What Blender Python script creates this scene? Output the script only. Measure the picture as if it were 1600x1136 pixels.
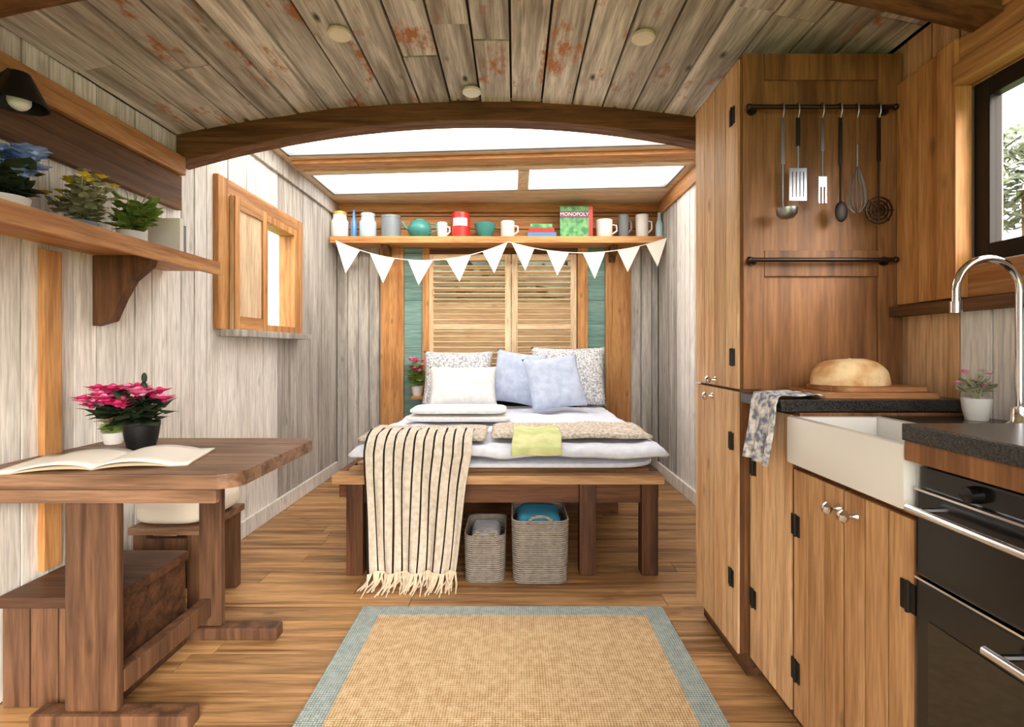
import bpy, bmesh, math, random
from mathutils import Vector, Matrix, noise
random.seed(7)
R = math.radians
for o in list(bpy.data.objects): bpy.data.objects.remove(o, do_unlink=True)
scene = bpy.context.scene
C = scene.collection

# ------------------------------------------------------------------ camera
EYE, F, VX, VY = 1.15, 800.0, 805.0, 545.0
cam_d = bpy.data.cameras.new('camera'); cam = bpy.data.objects.new('camera', cam_d); C.objects.link(cam)
cam.location = (0, 0, EYE); cam.rotation_euler = (R(90), 0, 0)
cam_d.sensor_width = 36; cam_d.lens = 36 * F / 1600
cam_d.shift_x = -(VX - 800) / 1600; cam_d.shift_y = (VY - 568) / 1600
cam_d.clip_start = .02; cam_d.clip_end = 200
scene.camera = cam
# ------------------------------------------------------------------ sky, sun, exposure
w = bpy.data.worlds.new('overcast_sky'); scene.world = w; w.use_nodes = True
bg = w.node_tree.nodes['Background']; bg.inputs[0].default_value = (1.0, .965, .925, 1); bg.inputs[1].default_value = 2.8
sun_d = bpy.data.lights.new('soft_sun', 'SUN'); sun_d.energy = 3.0; sun_d.angle = R(35); sun_d.color = (1, .9, .78)
sun = bpy.data.objects.new('soft_sun', sun_d); C.objects.link(sun); sun.rotation_euler = (R(66), R(0), R(27))
scene.view_settings.view_transform = 'Standard'; scene.view_settings.look = 'None'
scene.view_settings.exposure = 1.26; scene.view_settings.gamma = 1
scene.view_settings.use_curve_mapping = False

# ------------------------------------------------------------------ helpers
def px(X, Y, y):                       # a point of the place from picture position and its depth
    return Vector(((X - VX) * y / F, y, EYE - (Y - VY) * y / F))
def wx(X, y): return (X - VX) * y / F
def wz(Y, y): return EYE - (Y - VY) * y / F

class MB:
    def __init__(s): s.v = []; s.f = []; s.m = []
    def add(s, vs, fs, mi=0):
        b = len(s.v); s.v += [Vector(v) for v in vs]
        s.f += [tuple(i + b for i in f) for f in fs]; s.m += [mi] * len(fs); return s
    def box(s, x0, x1, y0, y1, z0, z1, M=None, mi=0):
        vs = [Vector((x, y, z)) for z in (z0, z1) for y in (y0, y1) for x in (x0, x1)]
        if M is not None: vs = [M @ v for v in vs]
        return s.add(vs, [(0, 2, 3, 1), (4, 5, 7, 6), (0, 1, 5, 4), (2, 6, 7, 3), (0, 4, 6, 2), (1, 3, 7, 5)], mi)
    def prism(s, pts, axis, a0, a1, M=None, mi=0):   # pts 2-D ; axis 'x','y','z' extrusion
        def mk(p, a):
            v = {'x': (a, p[0], p[1]), 'y': (p[0], a, p[1]), 'z': (p[0], p[1], a)}[axis]
            v = Vector(v); return M @ v if M is not None else v
        n = len(pts)
        return s.add([mk(p, a0) for p in pts] + [mk(p, a1) for p in pts],
              [tuple(range(n))[::-1], tuple(range(n, 2 * n))] + [(i, (i + 1) % n, n + (i + 1) % n, n + i) for i in range(n)], mi)
    def lathe(s, prof, c, seg=24, axis='z', M=None, mi=0):
        vs = []; fs = []; n = len(prof)
        for k in range(seg):
            a = 2 * math.pi * k / seg
            for r, h in prof:
                p = {'z': (r * math.cos(a), r * math.sin(a), h), 'y': (r * math.cos(a), h, r * math.sin(a)), 'x': (h, r * math.cos(a), r * math.sin(a))}[axis]
                v = Vector(p)
                if M is not None: v = M @ v
                vs.append(v + Vector(c))
        for k in range(seg):
            k2 = (k + 1) % seg
            for i in range(n - 1): fs.append((k * n + i, k2 * n + i, k2 * n + i + 1, k * n + i + 1))
        fs.append(tuple(k * n for k in range(seg))[::-1]); fs.append(tuple(k * n + n - 1 for k in range(seg)))
        return s.add(vs, fs, mi)
    def tube(s, pts, r, seg=8, mi=0):
        pts = [Vector(p) for p in pts]; n = len(pts); vs = []; fs = []
        rr = r if isinstance(r, (list, tuple)) else [r] * n
        up = None
        for i, p in enumerate(pts):
            t = (pts[min(i + 1, n - 1)] - pts[max(i - 1, 0)]).normalized()
            if up is None: up = Vector((0, 0, 1)) if abs(t.z) < .9 else Vector((1, 0, 0))
            a = t.cross(up)
            if a.length < 1e-5: a = t.orthogonal()
            a.normalize(); b = a.cross(t).normalized(); up = b
            for k in range(seg):
                q = 2 * math.pi * k / seg
                vs.append(p + a * math.cos(q) * rr[i] + b * math.sin(q) * rr[i])
        for i in range(n - 1):
            for k in range(seg):
                k2 = (k + 1) % seg
                fs.append((i * seg + k, i * seg + k2, (i + 1) * seg + k2, (i + 1) * seg + k))
        fs.append(tuple(range(seg))[::-1]); fs.append(tuple((n - 1) * seg + k for k in range(seg)))
        return s.add(vs, fs, mi)
    def ball(s, c, rx, ry=None, rz=None, seg=14, rings=9, mi=0, M=None):
        ry = ry or rx; rz = rz or rx
        vs = []; fs = []
        for i in range(1, rings):
            t = math.pi * i / rings
            for k in range(seg):
                q = 2 * math.pi * k / seg
                v = Vector((rx * math.sin(t) * math.cos(q), ry * math.sin(t) * math.sin(q), rz * math.cos(t)))
                if M is not None: v = M @ v
                vs.append(v + Vector(c))
        top = Vector((0, 0, rz)); bot = Vector((0, 0, -rz))
        if M is not None: top = M @ top; bot = M @ bot
        vs += [top + Vector(c), bot + Vector(c)]; T = len(vs) - 2; B = T + 1
        for i in range(rings - 2):
            for k in range(seg):
                k2 = (k + 1) % seg
                fs.append((i * seg + k, (i + 1) * seg + k, (i + 1) * seg + k2, i * seg + k2))
        for k in range(seg):
            k2 = (k + 1) % seg
            fs.append((T, k, k2)); fs.append((B, (rings - 2) * seg + k2, (rings - 2) * seg + k))
        return s.add(vs, fs, mi)
    def grid(s, fn, nu, nv, mi=0):
        vs = [fn(i / nu, j / nv) for j in range(nv + 1) for i in range(nu + 1)]
        fs = [(j * (nu + 1) + i, j * (nu + 1) + i + 1, (j + 1) * (nu + 1) + i + 1, (j + 1) * (nu + 1) + i) for j in range(nv) for i in range(nu)]
        return s.add(vs, fs, mi)
    def build(s, name, mat, parent=None, smooth=False, bevel=0, solid=0, sub=0):
        if parent is not None:
            q = parent; off = Vector((0, 0, 0))
            while q is not None: off += Vector(q.location); q = q.parent
        else:
            xs = [v.x for v in s.v]; ys = [v.y for v in s.v]; zs = [v.z for v in s.v]
            off = Vector(((min(xs) + max(xs)) / 2, (min(ys) + max(ys)) / 2, min(zs)))
        me = bpy.data.meshes.new(name); me.from_pydata([v - off for v in s.v], [], s.f)
        mats = mat if isinstance(mat, (list, tuple)) else [mat]
        for m in mats: me.materials.append(M_[m])
        for p, k in zip(me.polygons, s.m): p.material_index = k
        bm = bmesh.new(); bm.from_mesh(me)
        bmesh.ops.recalc_face_normals(bm, faces=bm.faces)
        if bevel: bmesh.ops.bevel(bm, geom=[e for e in bm.edges if e.calc_face_angle(0) > .6], offset=bevel, segments=2, profile=.7, affect='EDGES')
        if smooth:
            for f in bm.faces: f.smooth = True
            for e in bm.edges:
                if e.is_manifold and e.calc_face_angle(0) > .75: e.smooth = False
        bm.to_mesh(me); bm.free()
        o = bpy.data.objects.new(name, me); C.objects.link(o)
        if parent is None: o.location = off
        else: o.parent = parent
        if solid: md = o.modifiers.new('thick', 'SOLIDIFY'); md.thickness = solid; md.offset = 0
        if sub: md = o.modifiers.new('sub', 'SUBSURF'); md.levels = sub; md.render_levels = sub
        return o
def tag(o, label, cat, group=None):
    o['label'] = label; o['category'] = cat
    if group: o['group'] = group
    return o
def thing(name, loc, label, cat, group=None):
    o = bpy.data.objects.new(name, None); C.objects.link(o); o.location = loc; o.empty_display_size = .05
    return tag(o, label, cat, group)
def struct(o): o['kind'] = 'structure'; return o
def rot(c, rx=0, ry=0, rz=0):
    c = Vector(c)
    return Matrix.Translation(c) @ Matrix.Rotation(R(rz), 4, 'Z') @ Matrix.Rotation(R(ry), 4, 'Y') @ Matrix.Rotation(R(rx), 4, 'X') @ Matrix.Translation(-c)

# ------------------------------------------------------------------ materials
M_ = {}
def lin(c): return tuple((x / 255 / 12.92 if x / 255 <= .04045 else ((x / 255 + .055) / 1.055) ** 2.4) for x in c) + (1,)
def newmat(n):
    m = bpy.data.materials.new(n); m.use_nodes = True; M_[n] = m
    return m.node_tree, m.node_tree.nodes['Principled BSDF'], m.node_tree.links
def N(nt, t, **kw):
    n = nt.nodes.new(t)
    for k, v in kw.items(): setattr(n, k, v)
    return n
def coords(nt, scale, rnd=True):
    tc = N(nt, 'ShaderNodeTexCoord'); mp = N(nt, 'ShaderNodeMapping'); mp.inputs['Scale'].default_value = scale
    nt.links.new(tc.outputs['Object'], mp.inputs['Vector'])
    if rnd:
        oi = N(nt, 'ShaderNodeObjectInfo'); mu = N(nt, 'ShaderNodeVectorMath', operation='SCALE')
        cx = N(nt, 'ShaderNodeCombineXYZ')
        for i in range(3): nt.links.new(oi.outputs['Random'], cx.inputs[i])
        nt.links.new(cx.outputs[0], mu.inputs[0]); mu.inputs['Scale'].default_value = 37.0
        nt.links.new(mu.outputs[0], mp.inputs['Location'])
    return mp.outputs[0]
def ramp(nt, stops):
    r = N(nt, 'ShaderNodeValToRGB'); e = r.color_ramp.elements
    while len(e) < len(stops): e.new(.5)
    for q, (p, c) in zip(e, stops): q.position = p; q.color = c if len(c) == 4 else lin(c)
    return r
def mixc(nt, fac, a, b, mode='MIX'):
    m = N(nt, 'ShaderNodeMix', data_type='RGBA', blend_type=mode)
    for sock, v in ((m.inputs[0], fac), (m.inputs[6], a), (m.inputs[7], b)):
        if hasattr(v, 'is_linked'): nt.links.new(v, sock)
        else: sock.default_value = v
    return m.outputs[2]
def wood(n, c_light, c_dark, axis='z', rough=.55, vary=.22, knots=.5, fine=1.0, patch=None, spec=.3):
    nt, b, L = newmat(n)
    st = {'x': (.9, 14, 14), 'y': (14, .9, 14), 'z': (14, 14, .9)}[axis]
    v = coords(nt, tuple(s * fine for s in st))
    n1 = N(nt, 'ShaderNodeTexNoise'); n1.inputs['Scale'].default_value = 1.6; n1.inputs['Detail'].default_value = 6; n1.inputs['Distortion'].default_value = .6
    L.new(v, n1.inputs['Vector'])
    r1 = ramp(nt, [(.32, c_dark), (.62, c_light)]); L.new(n1.outputs['Fac'], r1.inputs[0])
    n2 = N(nt, 'ShaderNodeTexNoise'); n2.inputs['Scale'].default_value = 9; n2.inputs['Detail'].default_value = 3; L.new(v, n2.inputs['Vector'])
    r2 = ramp(nt, [(.35, (120, 120, 120)), (.6, (255, 255, 255))]); L.new(n2.outputs['Fac'], r2.inputs[0])
    col = mixc(nt, .35, r1.outputs[0], r2.outputs[0], 'MULTIPLY')
    v2 = coords(nt, {'x': (3, 7, 7), 'y': (7, 3, 7), 'z': (7, 7, 3)}[axis])
    vo = N(nt, 'ShaderNodeTexVoronoi'); vo.inputs['Scale'].default_value = 1.1; L.new(v2, vo.inputs['Vector'])
    rk = ramp(nt, [(.05, (255, 255, 255)), (.13, (0, 0, 0))]); L.new(vo.outputs['Distance'], rk.inputs[0])
    km = N(nt, 'ShaderNodeMath', operation='MULTIPLY'); L.new(rk.outputs[0], km.inputs[0]); km.inputs[1].default_value = knots
    dk = tuple(x * .55 for x in c_dark)
    col = mixc(nt, km.outputs[0], col, lin(dk))
    if patch:
        np_ = N(nt, 'ShaderNodeTexNoise'); np_.inputs['Scale'].default_value = patch[2]; np_.inputs['Detail'].default_value = 5; np_.inputs['Roughness'].default_value = .7
        L.new(coords(nt, {'x': (.4, 1, 1), 'y': (1, .4, 1), 'z': (1, 1, .4)}[axis]), np_.inputs['Vector'])
        rp = ramp(nt, [(patch[1], (0, 0, 0)), (patch[1] + .08, (255, 255, 255))]); L.new(np_.outputs['Fac'], rp.inputs[0])
        col = mixc(nt, rp.outputs[0], col, lin(patch[0]))
    oi = N(nt, 'ShaderNodeObjectInfo'); hv = N(nt, 'ShaderNodeHueSaturation')
    mr = N(nt, 'ShaderNodeMapRange'); mr.inputs['To Min'].default_value = 1 - vary; mr.inputs['To Max'].default_value = 1 + vary * .6
    L.new(oi.outputs['Random'], mr.inputs['Value']); L.new(mr.outputs[0], hv.inputs['Value']); L.new(col, hv.inputs['Color'])
    L.new(hv.outputs[0], b.inputs['Base Color'])
    b.inputs['Roughness'].default_value = rough; b.inputs['Specular IOR Level'].default_value = spec
    bp = N(nt, 'ShaderNodeBump'); bp.inputs['Strength'].default_value = .25; bp.inputs['Distance'].default_value = .004
    L.new(n1.outputs['Fac'], bp.inputs['Height']); L.new(bp.outputs[0], b.inputs['Normal'])
def plain(n, c, rough=.5, metal=0, noise_=.0, nscale=8, bump=0, c2=None, spec=.4, sheen=0):
    nt, b, L = newmat(n)
    b.inputs['Base Color'].default_value = lin(c); b.inputs['Roughness'].default_value = rough; b.inputs['Metallic'].default_value = metal
    b.inputs['Specular IOR Level'].default_value = spec
    if sheen: b.inputs['Sheen Weight'].default_value = sheen
    if c2 or bump:
        nn = N(nt, 'ShaderNodeTexNoise'); nn.inputs['Scale'].default_value = nscale; nn.inputs['Detail'].default_value = 5
        L.new(coords(nt, (1, 1, 1)), nn.inputs['Vector'])
        if c2:
            r = ramp(nt, [(.38, c), (.62, c2)]); L.new(nn.outputs['Fac'], r.inputs[0]); L.new(r.outputs[0], b.inputs['Base Color'])
        if bump:
            bp = N(nt, 'ShaderNodeBump'); bp.inputs['Strength'].default_value = bump; bp.inputs['Distance'].default_value = .006
            L.new(nn.outputs['Fac'], bp.inputs['Height']); L.new(bp.outputs[0], b.inputs['Normal'])
def weave(n, c, c2, scale, rough=.9, two=True, bump=.6):
    nt, b, L = newmat(n)
    v = coords(nt, (1, 1, 1), False)
    w1 = N(nt, 'ShaderNodeTexWave', bands_direction='X'); w2 = N(nt, 'ShaderNodeTexWave', bands_direction='Y')
    if not two: w2.bands_direction = 'Z'; w1.bands_direction = 'Z'
    for q in (w1, w2): q.inputs['Scale'].default_value = scale; q.inputs['Distortion'].default_value = 1.2; q.inputs['Detail'].default_value = 2; q.inputs['Detail Scale'].default_value = 2; L.new(v, q.inputs['Vector'])
    mu = N(nt, 'ShaderNodeMath', operation='MULTIPLY'); L.new(w1.outputs['Fac'], mu.inputs[0]); L.new(w2.outputs['Fac'], mu.inputs[1])
    no = N(nt, 'ShaderNodeTexNoise'); no.inputs['Scale'].default_value = 45; no.inputs['Detail'].default_value = 6; L.new(v, no.inputs['Vector'])
    ad = N(nt, 'ShaderNodeMath', operation='ADD'); L.new(mu.outputs[0], ad.inputs[0]); L.new(no.outputs['Fac'], ad.inputs[1])
    r = ramp(nt, [(.42, c2), (.95, c)]); L.new(ad.outputs[0], r.inputs[0]); L.new(r.outputs[0], b.inputs['Base Color'])
    bp = N(nt, 'ShaderNodeBump'); bp.inputs['Strength'].default_value = bump; bp.inputs['Distance'].default_value = .006
    L.new(mu.outputs[0], bp.inputs['Height']); L.new(bp.outputs[0], b.inputs['Normal'])
    b.inputs['Roughness'].default_value = rough; b.inputs['Specular IOR Level'].default_value = .1
def glass(n, tint=(250, 250, 250), gloss=.04):
    nt, b, L = newmat(n); nt.nodes.remove(b)
    t = N(nt, 'ShaderNodeBsdfTransparent'); t.inputs[0].default_value = lin(tint)
    g = N(nt, 'ShaderNodeBsdfGlossy'); g.inputs['Roughness'].default_value = .03
    mx = N(nt, 'ShaderNodeMixShader'); mx.inputs[0].default_value = gloss
    L.new(t.outputs[0], mx.inputs[1]); L.new(g.outputs[0], mx.inputs[2])
    L.new(mx.outputs[0], nt.nodes['Material Output'].inputs[0])
def stripes(n, base, dark, freq, width, axis=0, base2=None):
    nt, b, L = newmat(n)
    uv = N(nt, 'ShaderNodeTexCoord'); sp = N(nt, 'ShaderNodeSeparateXYZ'); L.new(uv.outputs['UV'], sp.inputs[0])
    mu = N(nt, 'ShaderNodeMath', operation='MULTIPLY'); L.new(sp.outputs[axis], mu.inputs[0]); mu.inputs[1].default_value = freq
    fr = N(nt, 'ShaderNodeMath', operation='FRACT'); L.new(mu.outputs[0], fr.inputs[0])
    lt = N(nt, 'ShaderNodeMath', operation='LESS_THAN'); L.new(fr.outputs[0], lt.inputs[0]); lt.inputs[1].default_value = width
    no = N(nt, 'ShaderNodeTexNoise'); no.inputs['Scale'].default_value = 40; L.new(uv.outputs['Object'], no.inputs['Vector'])
    r = ramp(nt, [(.3, base2 or base), (.7, base)]); L.new(no.outputs['Fac'], r.inputs[0])
    L.new(mixc(nt, lt.outputs[0], r.outputs[0], lin(dark)), b.inputs['Base Color'])
    b.inputs['Roughness'].default_value = .9; b.inputs['Specular IOR Level'].default_value = .1
    bp = N(nt, 'ShaderNodeBump'); bp.inputs['Strength'].default_value = .3; bp.inputs['Distance'].default_value = .003
    L.new(no.outputs['Fac'], bp.inputs['Height']); L.new(bp.outputs[0], b.inputs['Normal'])

wood('ceiling_wood', (230, 222, 212), (152, 141, 129), 'y', .8, .22, 1.0, 1, ((178, 118, 82), .57, 6.5), .15)
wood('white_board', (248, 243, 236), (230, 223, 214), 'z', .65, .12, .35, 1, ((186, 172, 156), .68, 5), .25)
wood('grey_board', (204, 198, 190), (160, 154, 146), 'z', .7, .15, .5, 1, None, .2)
wood('floor_wood', (204, 157, 104), (124, 85, 50), 'x', .42, .2, .45, 1, None, .4)
wood('pine_z', (214, 158, 100), (176, 116, 66), 'z', .5, .12, .5)
wood('pine_x', (214, 158, 100), (176, 116, 66), 'x', .5, .12, .5)
wood('pine_y', (206, 152, 98), (166, 110, 64), 'y', .5, .12, .5)
wood('pale_pine_x', (242, 214, 176), (212, 178, 138), 'x', .5, .1, .4)
wood('pale_pine_z', (242, 214, 176), (212, 178, 138), 'z', .5, .1, .4)
wood('honey_board', (232, 192, 146), (200, 150, 104), 'z', .5, .16, .6, 1, None, .3)
wood('door_board', (206, 160, 112), (164, 116, 74), 'z', .5, .16, .6, 1, None, .3)
wood('dark_x', (132, 90, 56), (80, 52, 32), 'x', .6, .1, .5)
wood('dark_y', (116, 80, 52), (70, 46, 28), 'y', .6, .1, .5)
wood('dark_z', (120, 82, 52), (76, 48, 28), 'z', .55, .1, .5)
wood('panel_brown', (154, 106, 66), (106, 68, 40), 'z', .5, .1, .3, .8)
wood('table_wood', (152, 116, 90), (96, 68, 50), 'x', .45, .1, .6)
wood('table_leg_wood', (118, 84, 60), (74, 50, 36), 'z', .5, .1, .4)
wood('bench_wood', (104, 70, 48), (64, 42, 30), 'x', .5, .1, .4)
wood('bed_wood', (120, 76, 44), (76, 46, 26), 'x', .5, .1, .4)
wood('bed_top_wood', (216, 172, 122), (168, 120, 78), 'x', .5, .05, .3)
wood('bed_leg_wood', (104, 66, 40), (64, 38, 24), 'z', .5, .1, .4)
wood('teal_paint', (132, 166, 158), (104, 142, 134), 'x', .6, .08, .1)
wood('chopping', (206, 150, 100), (160, 106, 66), 'x', .5, .1, .2)
plain('granite', (24, 24, 25), .22, 0, nscale=260, c2=(58, 56, 54), spec=.5)
plain('ceramic', (236, 234, 230), .15, spec=.5)
plain('chrome', (225, 225, 228), .12, 1)
plain('steel', (158, 164, 176), .32, 1)
plain('iron', (40, 36, 34), .5, .6)
plain('rod_metal', (58, 44, 36), .35, .7)
plain('oven_black', (18, 18, 20), .2, spec=.5)
plain('oven_glass', (14, 13, 13), .05, spec=.7)
plain('white_paint', (240, 236, 228), .5)
plain('linen_white', (240, 238, 234), .9, nscale=30, bump=.15, c2=(228, 226, 224), spec=.1, sheen=.2)
plain('linen_grey', (224, 227, 236), .9, nscale=24, bump=.2, c2=(210, 215, 229), spec=.1)
plain('linen_blue', (196, 206, 226), .9, nscale=20, bump=.15, c2=(178, 190, 214), spec=.1)
plain('floral', (242, 240, 236), .9, nscale=64, bump=.1, c2=(150, 154, 166), spec=.1)
plain('knit', (226, 216, 202), .95, nscale=60, bump=.9, c2=(170, 156, 140), spec=.05)
plain('cushion_cream', (232, 222, 204), .9, nscale=30, bump=.2, spec=.1)
plain('green_cloth', (216, 218, 164), .8, nscale=14, c2=(196, 204, 142), spec=.1)
plain('towel', (238, 236, 234), .95, nscale=46, c2=(120, 124, 144), spec=.05, bump=.3)
plain('bunting_cloth', (244, 238, 226), .9, spec=.1)
weave('jute', (238, 210, 170), (176, 142, 100), 34)
weave('rug_border', (188, 199, 195), (134, 148, 146), 34)
weave('basket', (166, 158, 148), (108, 100, 90), 30, two=False)
stripes('throw_stripe', (226, 216, 202), (38, 32, 30), 11, .19, 0, (202, 190, 172))
plain('fringe', (232, 216, 190), .9)
plain('crust', (196, 142, 88), .8, nscale=14, c2=(236, 206, 160), bump=.8)
plain('leaf_dark', (34, 46, 32), .45, nscale=20, c2=(56, 70, 46))
plain('leaf_green', (122, 150, 70), .5, nscale=20, c2=(150, 172, 92))
plain('leaf_grey', (142, 146, 116), .7, nscale=20, c2=(176, 174, 140))
plain('petal_pink', (222, 50, 120), .6)
plain('petal_light_pink', (248, 150, 196), .6)
plain('petal_blue', (92, 124, 196), .7, nscale=30, c2=(150, 176, 226))
plain('petal_yellow', (226, 196, 40), .7)
plain('pot_black', (26, 26, 28), .35)
plain('pot_white', (226, 224, 220), .4)
plain('paper', (240, 236, 226), .8)
plain('paper_edge', (196, 176, 146), .8)
plain('tin_red', (206, 44, 36), .35)
plain('tin_teal', (60, 130, 124), .35)
plain('tin_blue', (76, 126, 176), .3)
plain('tin_pale_blue', (176, 206, 220), .3)
plain('tin_grey', (120, 128, 134), .35)
plain('box_green', (46, 120, 70), .4, nscale=22, c2=(110, 170, 110))
plain('box_purple', (110, 56, 92), .4)
plain('gold', (206, 164, 84), .4, .3)
plain('lamp_black', (16, 15, 15), .4)
plain('hedge', (70, 84, 58), .9, nscale=9, c2=(150, 152, 132))
plain('grass', (96, 118, 62), .95, nscale=3, c2=(126, 140, 84))
plain('blanket_blue', (60, 150, 190), .9)
plain('shadow_gap', (46, 36, 28), .9)
glass('pane')

# ================================================================== THE SETTING
XL, XR, YB, YF = -1.67, 1.34, 4.8, -.9
ZS = 2.2          # ceiling springs here
ZFLAT = 2.5
XC = (XL + XR) / 2; HW = (XR - XL) / 2
RISE = .17; RAD = (HW * HW + RISE * RISE) / (2 * RISE)
def arc(x, base): return base + math.sqrt(max(RAD * RAD - (x - XC) ** 2, 0)) - (RAD - RISE)
YA = 2.55          # the arch

# floor ------------------------------------------------------------
fl = struct(MB().box(XL - .1, XR + .1, YF, YB + .1, -.08, -.014).build('floor', 'shadow_gap'))
y = YF
while y < YB:
    wdt = .118; cuts = [XL] + sorted(random.uniform(XL + .4, XR - .4) for _ in range(2 if y > 1.2 else 1)) + [XR]
    if len(cuts) == 4 and cuts[2] - cuts[1] < .5: cuts.pop(2)
    for a, b_ in zip(cuts, cuts[1:]):
        MB().box(a + .0015, b_ - .0015, y + .002, min(y + wdt - .002, YB), -.014, random.uniform(-.0012, 0)).build('plank', 'floor_wood', fl)
    y += wdt
# left wall ---------------------------------------------------------
LW = (2.92, 3.86, 1.26, 2.04)     # window: y0,y1,z0,z1
m = MB()
m.box(XL - .09, XL - .02, YF, LW[0], -.08, ZFLAT + .1).box(XL - .09, XL - .02, LW[1], YB + .1, -.08, ZFLAT + .1)
m.box(XL - .09, XL - .02, LW[0], LW[1], -.08, LW[2]).box(XL - .09, XL - .02, LW[0], LW[1], LW[3], ZFLAT + .1)
wl = struct(m.build('wall_left', 'grey_board'))
y = .9
while y < YB - .01:
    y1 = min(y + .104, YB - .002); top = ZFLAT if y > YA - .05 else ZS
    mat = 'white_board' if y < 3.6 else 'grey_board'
    segs = [(0, top)]
    if y1 > LW[0] and y < LW[1]: segs = [(0, LW[2]), (LW[3], top)]
    for a, b_ in segs:
        d = random.uniform(0, .004)
        MB().box(XL - .02, XL - d, y + .003, y1 - .003, a, b_).build('board', mat, wl)
    y += .104
# right wall ---------------------------------------------------------
RWn = (.45, 1.50, 1.40, 1.92)
m = MB()
m.box(XR + .02, XR + .09, YF, RWn[0], -.08, ZFLAT + .1).box(XR + .02, XR + .09, RWn[1], YB + .1, -.08, ZFLAT + .1)
m.box(XR + .02, XR + .09, RWn[0], RWn[1], -.08, RWn[2]).box(XR + .02, XR + .09, RWn[0], RWn[1], RWn[3], ZFLAT + .1)
wr = struct(m.build('wall_right', 'grey_board'))
y = .4
while y < YB - .01:
    y1 = min(y + .104, YB - .002); top = ZFLAT if y > YA - .05 else ZS
    segs = [(0, top)]
    if y1 > RWn[0] and y < RWn[1]: segs = [(0, RWn[2]), (RWn[3], top)]
    for a, b_ in segs:
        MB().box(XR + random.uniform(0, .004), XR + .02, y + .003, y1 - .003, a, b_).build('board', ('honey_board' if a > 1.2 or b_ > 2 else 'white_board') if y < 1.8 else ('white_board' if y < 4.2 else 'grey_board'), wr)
    y += .104
# back wall ---------------------------------------------------------
BW = (wx(668, YB), wx(901, YB), .72, 2.035)
m = MB()
m.box(XL - .09, BW[0], YB + .02, YB + .1, -.08, ZFLAT + .1).box(BW[1], XR + .09, YB + .02, YB + .1, -.08, ZFLAT + .1)
m.box(BW[0], BW[1], YB + .02, YB + .1, -.08, BW[2]).box(BW[0], BW[1], YB + .02, YB + .1, BW[3], ZFLAT + .1)
wb = struct(m.build('wall_back', 'shadow_gap'))
for xa, xb in ((XL, wx(596, YB)), (wx(985, YB), XR)):
    x = xa
    while x < xb - .01:
        x1 = min(x + .1, xb)
        MB().box(x + .003, x1 - .003, YB, YB + .02, 0, 2.1).build('board', 'grey_board', wb); x = x1
for xa, xb, mt, z1 in ((596, 632, 'pine_z', 2.09), (661, 672, 'pine_z', 2.09), (902, 918, 'pine_z', 2.09), (945, 985, 'pine_z', 2.09)):
    MB().box(wx(xa, YB), wx(xb, YB) - .002, YB - .03, YB + .02, 0, z1).build('post', mt, wb, bevel=.004)
for xa, xb in ((632, 661), (918, 945)):
    z = .5
    while z < 2.05:
        MB().box(wx(xa, YB), wx(xb, YB) - .002, YB - .008, YB + .02, z + .003, min(z + .22, 2.09)).build('board', 'teal_paint', wb); z += .22
for z0, z1 in ((2.155, 2.27), (2.275, 2.39), (2.395, 2.5)):
    MB().box(XL, XR, YB - .004, YB + .02, z0, z1 - .004).build('board', 'pine_x', wb)
MB().box(BW[0], BW[1], YB, YB + .02, 2.035, 2.1).build('board', 'dark_x', wb)
MB().box(XL, XR, YB - .05, YB - .005, 2.42, 2.5).build('rail', 'pine_x', wb, bevel=.006)
m = MB().box(XL - .09, -1.15, YF - .1, YF - .001, -.08, ZFLAT + .1).box(1.0, XR + .09, YF - .1, YF - .001, -.08, ZFLAT + .1).box(-1.15, 1.0, YF - .1, YF - .001, 2.02, ZFLAT + .1)
struct(m.build('wall_rear_unseen', 'grey_board'))  # unseen wall behind the camera, added to cut fill light and darken near corners
# barrel ceiling ------------------------------------------------------
m = MB()
def strip(mb, xa, xb, ya, yb, t0, t1, n):
    xs = [xa + (xb - xa) * i / n for i in range(n + 1)]
    pts = [(x, arc(x, ZS) + t0) for x in xs] + [(x, arc(x, ZS) + t1) for x in reversed(xs)]
    mb.prism(pts, 'y', ya, yb)
strip(m, XL - .1, XR + .1, YF, YA, .02, .07, 24)
ce = struct(m.build('ceiling', 'shadow_gap'))
x = XL
while x < XR - .01:
    x1 = min(x + .15, XR)
    cuts = [YF, random.uniform(.3, 1.1), random.uniform(1.3, 2.2), YA]
    for a, b_ in zip(cuts, cuts[1:]):
        q = MB(); strip(q, x + .005, x1 - .005, a + .002, b_ - .002, random.uniform(-.004, .003), .02, 2)
        q.build('plank', 'ceiling_wood', ce)
    x = x1
# bed alcove roof with two long skylights --------------------------------
SK = [(2.80, 3.60), (3.98, 4.50)]
sx0, sx1 = -1.60, 1.27
def skew(mb, xa, xb, ya, yb, z0, z1, mi=0):      # strips run a little askew to the back wall
    k = lambda x: -.075 * (x - sx0)
    return mb.prism([(xa, ya + k(xa)), (xb, ya + k(xb)), (xb, yb + k(xb)), (xa, yb + k(xa))], 'z', z0, z1, mi=mi)
m = MB().box(XL - .1, sx0, YA, YB + .1, ZFLAT, ZFLAT + .06).box(sx1, XR + .1, YA, YB + .1, ZFLAT, ZFLAT + .06)
skew(m, sx0, sx1, SK[0][1], SK[1][0], ZFLAT, ZFLAT + .06)
m.prism([(sx0, SK[1][1]), (sx1, SK[1][1] - .075 * (sx1 - sx0)), (sx1, YB + .1), (sx0, YB + .1)], 'z', ZFLAT, ZFLAT + .06)
m.prism([(sx0, YA), (sx1, YA), (sx1, SK[0][0] - .075 * (sx1 - sx0)), (sx0, SK[0][0])], 'z', ZFLAT, ZFLAT + .06)
m.box(XL - .1, XR + .1, YA - .02, YA + .04, ZS + .1, ZFLAT + .1)
ca = struct(m.build('ceiling_alcove', 'pale_pine_x'))
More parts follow.
